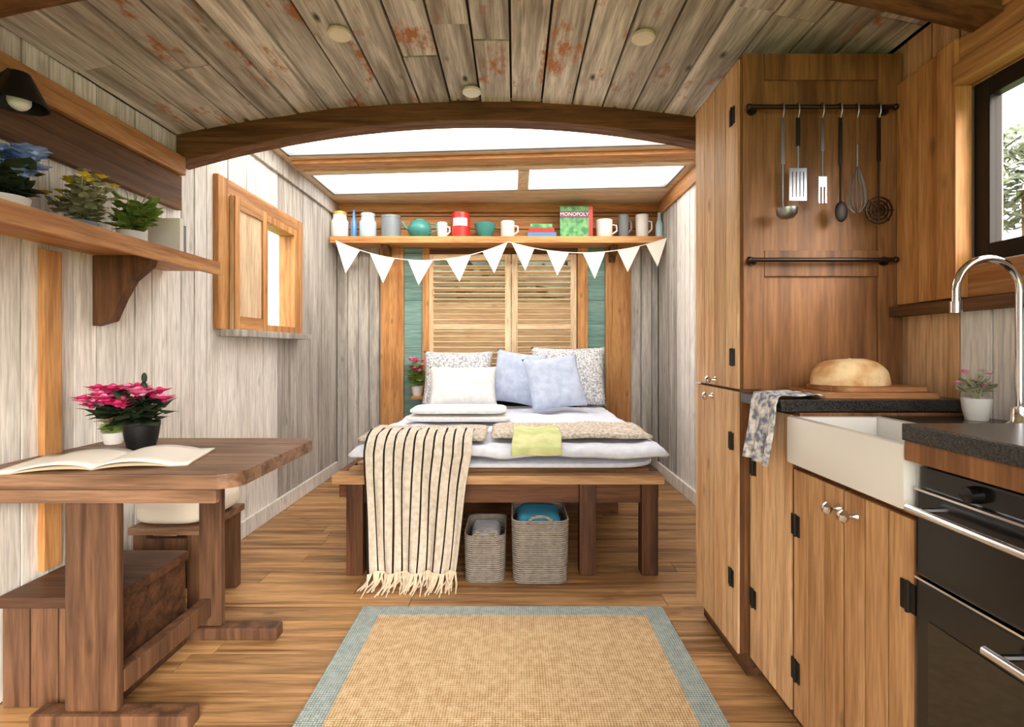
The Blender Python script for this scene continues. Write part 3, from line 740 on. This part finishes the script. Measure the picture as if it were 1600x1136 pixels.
# ================================================================== LEFT SHELF
SZ = 1.55
t = thing('wall_shelf', (-1.55, 1.7, SZ - .03), 'long pine shelf on the left wall with dark brackets', 'shelf')
MB().box(XL + .001, -1.425, .8, 2.44, SZ - .03, SZ).build('shelf_board', 'pine_y', t, bevel=.004)
MB().box(-1.424, -1.405, .8, 2.44, SZ - .05, SZ + .012).build('lip', 'pine_y', t, bevel=.003)
for yy in (1.2, 2.02):
    pts = [(XL + .001, SZ - .031), (-1.44, SZ - .031), (-1.45, SZ - .07), (-1.52, SZ - .13), (-1.56, SZ - .2), (-1.60, SZ - .29), (XL + .001, SZ - .31)]
    MB().prism(pts, 'y', yy, yy + .05).build('bracket', 'dark_z', t, bevel=.005)
plant('hydrangea_vase', (-1.545, 1.55, SZ), .06, .06, 'pot_white', 20, 'blue hydrangeas in a white vase on the left wall shelf', 'leaf_dark', ['petal_blue'], .11, .13, 40, 40, .09, 'flowers')
plant('dried_flower_bunch', (-1.545, 1.82, SZ), .055, .05, 'tin_grey', 34, 'grey and yellow dried flower bunch beside the blue hydrangeas', 'leaf_grey', ['petal_yellow', 'leaf_grey', 'leaf_grey'], .11, .17, 34, 260, .05, 'flowers')
plant('green_fern', (-1.545, 2.06, SZ), .05, .07, 'pot_white', 20, 'pale green leafy plant on the wall shelf above the bracket', 'leaf_green', ['leaf_green'], .09, .17, 0, 170, .06)
tag(MB().box(-1.60, -1.46, 2.23, 2.255, SZ + .001, SZ + .17).box(-1.59, -1.47, 2.26, 2.29, SZ + .001, SZ + .15, mi=1).build('recipe_book', ['paper', 'tin_grey'], bevel=.002), 'pale upright book at the far end of the wall shelf', 'book')
# wall lamp top left
t = thing('wall_lamp', (XL + .001, 1.60, 1.95), 'black wall lamp cut by the left picture edge above the shelf', 'lamp')
MB().lathe([(0, 0), (.04, 0), (.04, .015), (0, .015)], (XL + .03, 1.60, 1.98), 20, 'x').build('wall_plate', 'lamp_black', t)
MB().tube([(XL + .03, 1.60, 1.98), (-1.58, 1.60, 2.02), (-1.55, 1.60, 2.0)], .008).build('arm', 'lamp_black', t)
MB().lathe([(.02, .10), (.028, .10), (.075, 0), (.07, 0), (.02, .094)], (-1.55, 1.60, 1.91), 24).build('shade', 'lamp_black', t, smooth=True)
MB().ball((-1.55, 1.60, 1.925), .03).build('bulb', 'white_paint', t, smooth=True)

# ================================================================== SHELF OVER WINDOW + CONTENT
t = thing('window_shelf', (XC, 4.67, 2.09), 'pine shelf running across the back wall above the shutters', 'shelf')
MB().box(XL + .022, XR - .022, 4.55, YB - .008, 2.092, 2.152).build('shelf_board', 'pine_x', t, bevel=.006)
for X in (604, 958): MB().prism([(4.60, 2.091), (YB - .032, 2.091), (YB - .032, 1.95), (4.73, 1.99)], 'x', wx(X, 4.7) - .03, wx(X, 4.7) + .03).build('bracket', 'dark_z', t, bevel=.004)
S2 = 2.1525; YS = 4.65; K = YS / F
def jar(X, wpx, hpx, mat, name, label, prof='jar', cat='jar', yy=YS):
    r = wpx * K / 2; h = hpx * K; c = (wx(X, yy), yy, S2)
    P = {'jar': [(0, 0), (.9, 0), (1, .08), (1, .72), (.8, .85), (.8, 1), (.7, 1), (.7, .86), (0, .8)],
         'mug': [(0, 0), (.85, 0), (.95, .05), (1, 1), (.9, 1), (.85, .1), (0, .08)],
         'bowl': [(0, 0), (.5, 0), (.55, .08), (.85, .5), (1, 1), (.93, 1), (.78, .5), (.4, .15), (0, .12)],
         'bottle': [(0, 0), (.95, 0), (1, .05), (1, .55), (.5, .72), (.4, .95), (.48, 1), (.3, 1), (0, .95)],
         'tin': [(0, 0), (1, 0), (1, .9), (1.03, .9), (1.03, 1), (0, 1)],
         'pot': [(0, 0), (.6, 0), (.95, .25), (1, .5), (.8, .8), (.5, .9), (.5, .95), (.15, 1), (0, 1)]}[prof]
    t = thing(name, c, label, cat)
    MB().lathe([(a * r, b_ * h) for a, b_ in P], c, 24).build('body', mat, t, smooth=True)
    if prof in ('mug', 'pot'):
        MB().tube([(c[0] + r * .9, yy - .01, S2 + h * .75), (c[0] + r * 1.45, yy - .01, S2 + h * .7), (c[0] + r * 1.5, yy - .01, S2 + h * .4), (c[0] + r * .9, yy - .01, S2 + h * .22)], .008, 7).build('handle', mat, t, smooth=True)
    if prof == 'pot': MB().tube([(c[0] - r * .8, yy, S2 + h * .4), (c[0] - r * 1.3, yy, S2 + h * .6), (c[0] - r * 1.5, yy, S2 + h * .85)], [.016, .012, .009], 8).build('spout', mat, t, smooth=True)
    if prof == 'jar': MB().lathe([(0, 0), (.84 * r, 0), (.84 * r, .12 * h), (0, .14 * h)], (c[0], c[1], S2 + h), 20).build('lid', 'gold' if mat == 'pot_white' else mat, t, smooth=True)
    return t
jar(531, 26, 36, 'pot_white', 'lidded_jar', 'white lidded jar with gold lid at the left end of the window shelf')
jar(553, 10, 44, 'tin_blue', 'blue_bottle', 'slim blue bottle beside the white lidded jar', 'bottle', 'bottle')
jar(575, 26, 34, 'tin_pale_blue', 'pale_jar', 'pale blue jar on the left of the window shelf')
jar(611, 30, 34, 'tin_grey', 'grey_tin', 'grey round tin left of the dark teal teapot', 'tin', 'tin')
jar(656, 36, 30, 'tin_teal', 'teapot', 'dark teal teapot on the window shelf', 'pot', 'teapot')
jar(691, 16, 24, 'pot_white', 'white_mug', 'small white mug between the teapot and the red tin', 'mug', 'mug')
t = jar(720, 28, 38, 'tin_red', 'red_tin', 'tall red tin with white label on the window shelf', 'tin', 'tin')
MB().prism([(wx(720, YS) + (.0825) * math.sin(a), YS - (.0825) * math.cos(a)) for a in [R(-50 + 10 * i) for i in range(11)]] + [(wx(720, YS) + .079 * math.sin(a), YS - .079 * math.cos(a)) for a in [R(50 - 10 * i) for i in range(11)]], 'z', S2 + .10, S2 + .17).build('label_band', 'paper', t)
jar(758, 34, 22, 'tin_teal', 'teal_bowl', 'small teal bowl right of the red tin', 'bowl', 'bowl')
jar(793, 22, 26, 'pot_white', 'white_mug', 'plain white mug in the middle of the window shelf', 'mug', 'mug')
for i, (mt, nm) in enumerate((('tin_blue', 'blue'), ('tin_red', 'red'), ('box_green', 'green'))):
    tag(MB().box(wx(824 + i * 2, YS), wx(868 - i * 3, YS), YS - .09, YS + .09, S2 + i * .037, S2 + .036 + i * .037).build('card_game_box', mt, bevel=.002), nm + ' flat game box in the small stack beside the big game box', 'box', 'stacked flat game boxes')
t = thing('board_game_box', (wx(901, YS), YS, S2), 'upright green board game box with white lettering on the window shelf', 'box')
gx0, gx1, gy = wx(875, 4.6), wx(926, 4.6), 4.60
MB().box(gx0, gx1, gy, gy + .05, S2, S2 + .28).build('body', 'box_green', t, bevel=.003)
MB().box(gx1 - .035, gx1 + .001, gy - .002, gy + .04, S2 + .002, S2 + .278).build('red_band', 'tin_red', t)
MB().box(gx0 - .001, gx1 - .036, gy - .002, gy + .04, S2 + .175, S2 + .235).build('title_band', 'box_purple', t)
def text(s, size, mat, parent, loc, name='lettering', rx=90, rz=0):
    cu = bpy.data.curves.new('txt', 'FONT'); cu.body = s; cu.size = size; cu.align_x = 'CENTER'; cu.align_y = 'CENTER'; cu.extrude = .001
    to = bpy.data.objects.new('txt', cu); C.objects.link(to); dg = bpy.context.evaluated_depsgraph_get()
    me = bpy.data.meshes.new_from_object(to.evaluated_get(dg)); bpy.data.objects.remove(to)
    me.materials.clear(); me.materials.append(M_[mat]); o = bpy.data.objects.new(name, me); C.objects.link(o); o.parent = parent
    off = Vector(parent.location); o.location = Vector(loc) - off; o.rotation_euler = (R(rx), 0, R(rz)); return o
text('MONOPOLY', .046, 'paper', t, ((gx0 + gx1 - .035) / 2, gy - .004, S2 + .205))
jar(944, 26, 28, 'pot_white', 'white_mug', 'white mug right of the big game box', 'mug', 'mug')
jar(974, 16, 36, 'tin_grey', 'grey_jug', 'grey jug between two white mugs on the right', 'mug', 'jug')
jar(1003, 20, 36, 'pot_white', 'tall_mug', 'tall white mug near the right end of the window shelf', 'mug', 'mug')
# cup far right sits before the wall
jar(1030, 12, 40, 'tin_pale_blue', 'pale_blue_vase', 'pale blue vase at the right end of the window shelf', 'bottle', 'vase', 4.66)

# bunting --------------------------------------------------------------
t = thing('bunting', (wx(780, 4.53), 4.53, 2.0), 'string of cream bunting flags hung below the window shelf', 'bunting')
yb2 = 4.53
def swag(Xa, Ya, Xb, Yb_, sag, n=24): return [px(Xa + (Xb - Xa) * i / n, Ya + (Yb_ - Ya) * i / n + sag * 4 * (i / n) * (1 - i / n), yb2) for i in range(n + 1)]
c1 = swag(524, 376, 795, 378, 30); c2 = swag(795, 378, 1042, 372, 20)
MB().tube(c1 + c2[1:], .004, 6).build('cord', 'bunting_cloth', t)
def along(path, f_):
    s = f_ * (len(path) - 1); i = min(int(s), len(path) - 2); return path[i].lerp(path[i + 1], s - i)
for path_, fs_ in ((c1, (.07, .27, .49, .71, .92)), (c2, (.09, .31, .54, .76, .94))):
    for f_ in fs_:
        a = along(path_, max(0, f_ - .072)); b_ = along(path_, min(1, f_ + .072)); mid = (a + b_) / 2; d = (b_ - a)
        dn = Vector((random.uniform(-.02, .02), random.uniform(-.015, .005), -random.uniform(.21, .25)))
        MB().add([a, b_, mid + dn, a + Vector((0, .004, 0)), b_ + Vector((0, .004, 0)), mid + dn + Vector((0, .004, 0))], [(0, 2, 1), (3, 4, 5), (0, 1, 4, 3), (1, 2, 5, 4), (2, 0, 3, 5)]).build('flag', 'bunting_cloth', t)
# plant on the sill
plant('sill_plant', (wx(652, 4.68), 4.69, .7205), .055, .09, 'pot_white', 14, 'pink flowering pot plant on the window sill left of the shutters', 'leaf_green', ['petal_light_pink', 'petal_pink'], .07, .26, 14, 90, .085)

# ================================================================== KITCHEN SIDE
KX = .82
def tg_door(parent, x, y0, y1, z0, z1, knob=None, hinges=(), mat='honey_board', nb=4):
    d = MB().box(x, x + .014, y0, y1, z0, z1).build('door', 'panel_brown', parent)
    wd = (y1 - y0) / nb
    for i in range(nb):
        MB().box(x - .008, x - .0003, y0 + i * wd + .0025, y0 + (i + 1) * wd - .0025, z0, z1).build('board', mat, d, bevel=.0015)
    if knob:
        ky, kz = knob
        MB().lathe([(0, 0), (.012, 0), (.007, -.008), (.006, -.018), (.014, -.024), (.016, -.032), (.010, -.040), (0, -.042)], (x - .008, ky, kz), 20, 'x').build('knob', 'chrome', d, smooth=True)
    for hy, hz in hinges:
        MB().box(x - .012, x - .0085, hy - .02, hy + .02, hz - .03, hz + .03).tube([(x - .012, hy, hz - .032), (x - .012, hy, hz + .032)], .005).build('hinge', 'iron', d)
    return d
# tall cupboard
cy0, cy1 = 1.78, 2.21; cx0 = .785
t = thing('tall_cupboard', ((cx0 + XR) / 2, (cy0 + cy1) / 2, 0), 'tall pine cupboard with panelled brown end facing the sink', 'cupboard')
MB().box(cx0 + .016, XR - .004, cy0 + .02, cy1, .08, 2.17).build('body', 'panel_brown', t)
MB().box(cx0 + .004, XR - .004, cy0, cy0 + .0195, .905, 2.17).build('end_panel', 'panel_brown', t)
xs = [cx0 + .004, cx0 + .075, XR - .085, XR - .004]
for a, b_ in ((xs[0], xs[1]), (xs[2], xs[3])): MB().box(a, b_, cy0 - .012, cy0 - .0005, 1.01, 2.17).build('stile', 'panel_brown', t, bevel=.003)
for a, b_ in ((2.08, 2.17), (1.40, 1.49)): MB().box(xs[1] + .001, xs[2] - .001, cy0 - .012, cy0 - .0005, a, b_).build('rail', 'panel_brown', t, bevel=.003)
MB().box(cx0 + .03, XR - .004, cy0 + .02, cy1, 0, .079).build('plinth', 'dark_y', t)
tg_door(t, cx0, cy0 + .005, cy1 - .004, .085, 1.0, None, ((cy0 + .06, .33), (cy0 + .06, .82)))
tg_door(t, cx0, cy0 + .005, cy1 - .004, 1.01, 2.16, (cy0 + .21, 1.03), ((cy0 + .05, 1.12), (cy0 + .05, 1.98)))
MB().lathe([(0, 0), (.012, 0), (.007, -.008), (.006, -.018), (.014, -.024), (.016, -.032), (.010, -.040), (0, -.042)], (cx0 - .008, cy0 + .24, .965), 20, 'x').build('knob', 'chrome', t, smooth=True)
# base cabinet below slab
t = thing('corner_cabinet', (1.08, 1.64, 0), 'pine base cabinet below the granite slab beside the cupboard', 'cabinet')
MB().box(KX + .016, XR - .006, 1.503, 1.775, .08, .962).build('body', 'panel_brown', t)
MB().box(KX + .05, XR - .006, 1.503, 1.775, 0, .079).build('plinth', 'dark_y', t)
tg_door(t, KX, 1.508, 1.772, .085, .955, None, ((1.745, .30), (1.745, .75)), nb=3)
# sink cabinet
t = thing('sink_cabinet', (1.08, 1.27, 0), 'pine sink cabinet with two plank doors and chrome knobs', 'cabinet')
MB().box(KX + .016, XR - .006, 1.035, 1.498, .08, .82).build('body', 'panel_brown', t)
MB().box(KX + .05, XR - .006, 1.035, 1.498, 0, .079).build('plinth', 'dark_y', t)
tg_door(t, KX, 1.04, 1.265, .085, .80, (1.222, .75), ((1.055, .64), (1.055, .22)), 'door_board', 3)
tg_door(t, KX, 1.27, 1.494, .085, .80, (1.285, .75), ((1.48, .64), (1.48, .22)), 'door_board', 3)
MB().box(XR - .26, XR - .006, 1.035, 1.498, .8205, .925).build('back_riser', 'panel_brown', t)
# sink
s0, s1, q0, q1, zb, zt = .79, 1.065, 1.042, 1.492, .8205, .955
t = thing('belfast_sink', ((s0 + s1) / 2, (q0 + q1) / 2, zb), 'white ceramic butler sink with exposed front apron', 'sink')
wt = .028
o = MB().box(s0, s0 + wt, q0, q1, zb, zt).box(s1 - wt, s1, q0, q1, zb, zt).box(s0 + wt, s1 - wt, q0, q0 + wt, zb, zt).box(s0 + wt, s1 - wt, q1 - wt, q1, zb, zt).build('basin', 'ceramic', t, bevel=.009, smooth=True)
MB().box(s0 + wt * .6, s1 - wt * .6, q0 + wt * .6, q1 - wt * .6, zb, zb + .018).build('basin_floor', 'ceramic', t)
MB().lathe([(0, 0), (.03, 0), (.03, .004), (.012, .002), (0, .002)], (.93, 1.27, zb + .018), 20).build('drain', 'chrome', t, smooth=True)
# worktops
tag(MB().box(KX - .04, XR - .002, 1.50, 1.777, .966, 1.0).build('granite_slab', 'granite', bevel=.003), 'dark speckled granite slab between sink and tall cupboard', 'worktop')
tag(MB().box(1.068, XR - .002, 1.036, 1.499, .9265, .955).build('granite_ledge', 'granite', bevel=.003), 'narrow granite ledge behind the sink carrying the tap', 'worktop')
tag(MB().box(.78, XR - .002, .3, 1.034, .966, 1.0).build('granite_worktop', 'granite', bevel=.003), 'dark granite worktop above the black oven at the picture edge', 'worktop')
tag(MB().box(.785, XR - .002, .3, 1.034, .9255, .9655).build('wooden_fascia', 'panel_brown', bevel=.004), 'brown wooden strip between the granite worktop and the oven', 'fascia')
# oven
t = thing('oven', (1.08, .68, 0), 'black range oven with chrome rails below the wooden worktop', 'oven')
OX = .80
MB().box(OX + .03, XR - .006, .32, 1.03, .04, .92).build('body', 'oven_black', t)
MB().box(OX + .012, OX + .029, .33, 1.028, .872, .915).build('control_panel', 'oven_black', t, bevel=.004)
MB().box(OX + .004, OX + .029, .33, 1.028, .70, .868).build('grill_door', 'oven_black', t, bevel=.006)
MB().box(OX + .004, OX + .029, .33, 1.028, .07, .69).build('oven_door', 'oven_black', t, bevel=.006)
MB().box(OX + .002, OX + .0038, .36, .995, .12, .62).build('door_glass', 'oven_glass', t)
for zz, ye in ((.838, 1.005), (.655, .84)):
    MB().tube([(OX - .03, .36, zz), (OX - .03, ye, zz)], .008, 10).tube([(OX - .03, ye - .02, zz), (OX + .006, ye - .02, zz)], .006).tube([(OX - .03, .38, zz), (OX + .006, .38, zz)], .006).build('rail', 'chrome', t, smooth=True)
for zz in (.692, .868): MB().box(OX + .001, OX + .012, .33, 1.028, zz, zz + .004).build('trim_strip', 'chrome', t)
for yy in (.45, .6, .75, .9): MB().lathe([(0, 0), (.016, 0), (.014, -.02), (0, -.022)], (OX + .012, yy, .893), 20, 'x').build('knob', 'oven_black', t, smooth=True)
# tap
t = thing('kitchen_tap', (1.26, 1.28, .955), 'chrome gooseneck tap arching over the sink', 'tap')
arcp = [(1.262, 1.28, .97), (1.262, 1.28, 1.1), (1.262, 1.28, 1.28)] + [(1.182 + .08 * math.cos(a), 1.28, 1.295 + .08 * math.sin(a)) for a in [math.pi * i / 16 for i in range(17)]] + [(1.102, 1.28, 1.262)]
MB().tube(arcp, .0095, 14).build('spout', 'chrome', t, smooth=True)
MB().lathe([(0, 0), (.027, 0), (.027, .006), (.019, .014), (.017, .05), (0, .05)], (1.262, 1.28, .9552), 20).build('base', 'chrome', t, smooth=True)
MB().lathe([(0, 0), (.013, 0), (.013, .028), (0, .028)], (1.102, 1.28, 1.24), 16).build('nozzle', 'chrome', t, smooth=True)
MB().tube([(1.262, 1.26, .99), (1.262, 1.225, 1.0), (1.262, 1.19, 1.02)], [.007, .006, .005]).build('lever', 'chrome', t, smooth=True)
# dried flowers near tap
plant('herb_jar', (1.262, 1.40, .9555), .035, .06, 'pot_white', 14, 'small pot of pale dried herbs behind the tap', 'leaf_grey', ['pot_white', 'petal_light_pink'], .05, .07, 12, 40, .03)
# chopping boards and loaf
def board(name, c, w_, d, th_, rz, label, hole=False):
    M = Matrix.Translation(Vector(c)) @ Matrix.Rotation(R(rz), 4, 'Z')
    pts = rounded(-w_ / 2, w_ / 2, -d / 2, d / 2, .03, ('tr', 'tl', 'bl', 'br'))
    return tag(MB().prism(pts, 'z', 0, th_, M).build(name, 'chopping', bevel=.003), label, 'board', 'chopping boards on the granite slab')
board('chopping_board', (1.10, 1.635, 1.0005), .36, .22, .018, -3, 'large wooden chopping board lying on the granite slab')
board('chopping_board', (1.115, 1.635, 1.019), .29, .19, .016, 5, 'smaller wooden chopping board under the loaf')
t = thing('bread_loaf', (1.068, 1.635, 1.0355), 'round crusty loaf of bread on the chopping boards', 'bread')
def loaf(u, v):
    a = u * 2 * math.pi; ph = v * math.pi / 2
    r = math.cos(ph) ** .55; z = math.sin(ph) ** .9
    p = Vector((.118 * r * math.cos(a), .082 * r * math.sin(a), .082 * z))
    p *= 1 + .05 * noise.noise(p * 22)
    return Vector((1.068, 1.635, 1.036)) + Vector((p.x, p.y, max(p.z, 0)))
MB().grid(loaf, 40, 14).build('crust', 'crust', t, smooth=True)
for k in (-1, 0, 1):
    MB().tube([(1.068 + k * .05 - .012, 1.635 - .045, 1.036 + .066), (1.068 + k * .05, 1.635, 1.036 + .079 - abs(k) * .010), (1.068 + k * .05 + .012, 1.635 + .045, 1.036 + .066)], [.002, .006, .002], 6).build('score', 'cushion_cream', t, smooth=True)
# tea towel over the slab corner
def tt(u, v):
    xs_ = [(1.0, 1.0065), (.93, 1.008), (.86, 1.008), (.80, 1.0075), (.778, 1.002), (.768, .985), (.766, .95), (.764, .9), (.762, .85), (.760, .80)]
    s = v * (len(xs_) - 1); i = min(int(s), len(xs_) - 2); f_ = s - i
    x = xs_[i][0] * (1 - f_) + xs_[i + 1][0] * f_; z = xs_[i][1] * (1 - f_) + xs_[i + 1][1] * f_
    y = 1.515 + .155 * u; k = max(0, (v - .5) * 2)
    x -= (.010 * math.sin(u * 15) + .008) * k
    if v < .5: z += .006 * abs(math.sin(u * 9 + v * 12)); 
    if v < .44: x = x if x < .89 else .89 + (x - .89) * .25
    return Vector((x, y + .012 * math.sin(v * 7), z))
tag(MB().grid(tt, 30, 40).build('tea_towel', 'towel', smooth=True, solid=.003), 'white tea towel with navy pattern draped over the slab corner', 'towel')
# rails and utensils on the cupboard end
yr = 1.735
def rail(z, label, name):
    t = thing(name, ((cx0 + XR) / 2, yr, z), label, 'rail', 'rails on the cupboard end')
    MB().tube([(cx0 + .012, yr, z), (XR - .055, yr, z)], .0075, 10).build('rod', 'rod_metal', t, smooth=True)
    for xx in (cx0 + .03, XR - .07):
        MB().tube([(xx, yr, z), (xx, cy0 - .012, z)], .006, 8).lathe([(0, 0), (.016, 0), (.016, -.006), (0, -.006)], (xx, cy0 - .0125, z), 16, 'y').build('bracket', 'rod_metal', t, smooth=True)
    for xx in (cx0 + .008, XR - .051): MB().ball((xx, yr, z), .011).build('finial', 'rod_metal', t, smooth=True)
zr = wz(167, yr); rail(zr, 'upper dark metal rail holding the hanging utensils', 'utensil_rail')
rail(wz(406, yr), 'lower empty dark metal rail on the cupboard end', 'towel_rail')
def utensil(X, Yb_, kind, label, mat='steel', hw=.006):
    x = wx(X, yr); zb_ = wz(Yb_, yr); t = thing('hanging_utensil', (x, yr, zb_), label, 'utensil', 'utensils hanging from the upper rail')
    hook = [(x, yr + .010, zr - .004), (x, yr + .011, zr + .008), (x, yr, zr + .0125), (x, yr - .013, zr + .006), (x, yr - .014, zr - .02), (x, yr - .008, zr - .036), (x, yr - .002, zr - .042), (x, yr + .004, zr - .036)]
    MB().tube(hook, .002, 6).build('hook', 'steel', t, smooth=True)
    y_ = yr - .004; zt_ = zr - .046
    hd = {'ladle': .07, 'spatula': .11, 'skimmer': .10, 'fork': .09, 'whisk': .16, 'spoon': .07, 'tongs': .1}[kind]
    zn = zb_ + hd
    MB().box(x - hw, x + hw, y_ - .002, y_ + .002, zn + (zt_ - zn) * .45, zt_ + .008).build('handle', 'iron' if kind == 'spatula' else ('dark_z' if kind == 'whisk' else mat), t, bevel=.001)
    MB().tube([(x, y_, zn + (zt_ - zn) * .46), (x, y_, zn)], .0035, 8).build('shaft', mat, t)
    if kind == 'ladle':
        MB().lathe([(.034, .034), (.031, .015), (.02, .003), (0, 0), (0, .002), (.018, .005), (.029, .016), (.032, .034)], (x, y_ - .028, zb_), 20).tube([(x, y_, zn), (x, y_ - .002, zb_ + .034)], .0035).build('bowl', mat, t, smooth=True)
    elif kind == 'spatula':
        mb = MB()
        for i in range(5): mb.box(x - .03 + i * .0125, x - .03 + i * .0125 + .009, y_ - .001, y_ + .001, zb_ + .012, zn - .012)
        mb.box(x - .03, x + .029, y_ - .001, y_ + .001, zb_, zb_ + .012).box(x - .03, x + .029, y_ - .001, y_ + .001, zn - .012, zn); mb.build('blade', mat, t)
    elif kind == 'skimmer':
        mb = MB(); r_ = .05; cz = zb_ + r_
        for i in range(4):
            ra = r_ * (i + .55) / 4; mb.tube([(x + ra * math.cos(a), y_, cz + ra * math.sin(a)) for a in [2 * math.pi * k / 20 for k in range(21)]], .003, 5)
        for k in range(8): a = k * math.pi / 4; mb.tube([(x, y_, cz), (x + r_ * math.cos(a), y_, cz + r_ * math.sin(a))], .0026, 5)
        mb.build('disc', mat, t, smooth=True)
    elif kind == 'fork':
        mb = MB().box(x - .014, x + .014, y_ - .0015, y_ + .0015, zb_ + .055, zn)
        for dx in (-.0115, 0, .0115): mb.box(x + dx - .0025, x + dx + .0025, y_ - .0015, y_ + .0015, zb_, zb_ + .055)
        mb.build('tines', mat, t)
    elif kind == 'whisk':
        mb = MB()
        for k in range(6):
            a = k * math.pi / 6; mb.tube([(x + .026 * math.sin(s_ * math.pi) ** .8 * math.cos(a) * sg, y_ + .026 * math.sin(s_ * math.pi) ** .8 * math.sin(a) * sg, zn - hd * h_) for sg, s_, h_ in [(1, i / 10 * .5 + .02, i / 10 * .0 + (i / 10) * .75) for i in range(10)] + [(1, .5 - .05 * i, .75 + .025 * i) for i in range(10)]], .0013, 4)
            mb.tube([(x - .026 * math.sin(s_ * math.pi) ** .8 * math.cos(a), y_ - .026 * math.sin(s_ * math.pi) ** .8 * math.sin(a), zn - hd * h_) for s_, h_ in [(i / 10 * .5 + .02, (i / 10) * .75) for i in range(10)] + [(.5 - .05 * i, .75 + .025 * i) for i in range(10)]], .0013, 4)
        mb.build('wires', mat, t, smooth=True)
    elif kind == 'spoon':
        MB().ball((x, y_ - .004, zb_ + .035), .022, .007, .035).build('bowl', mat, t, smooth=True)
utensil(1222, 346, 'ladle', 'steel ladle hanging nearest the left of the upper rail')
utensil(1246, 314, 'spatula', 'slotted steel spatula with black handle beside the ladle', 'steel', .007)
utensil(1284, 318, 'fork', 'steel serving fork in the middle of the upper rail')
utensil(1312, 348, 'spoon', 'dark iron spoon hanging right of the serving fork', 'iron')
utensil(1338, 335, 'whisk', 'wire whisk with dark handle between spoon and skimmer')
utensil(1372, 352, 'skimmer', 'round wire skimmer hanging at the right of the upper rail', 'rod_metal')

# ceiling downlights ---------------------------------------------------------
for X, Y, yy, lab in ((530, 55, 1.93, 'recessed ceiling spotlight over the table side'), (1005, 52, 1.93, 'recessed ceiling spotlight over the kitchen side'), (737, 155, 2.40, 'white ceiling spotlight just before the dark arch')):
    x = wx(X, yy); z = arc(x, ZS) - .004
    t = thing('ceiling_spotlight', (x, yy, z - .02), lab, 'light', 'ceiling spotlights')
    MB().lathe([(.030, 0), (.042, -.004), (.044, -.016), (.036, -.022), (.030, -.018)], (x, yy, z), 28).build('ring', 'white_paint' if X == 737 else 'cushion_cream', t, smooth=True)
    MB().lathe([(0, 0), (.029, 0), (.029, -.012), (0, -.016)], (x, yy, z), 24).build('lens', 'ceramic' if X == 737 else 'tin_grey', t, smooth=True)
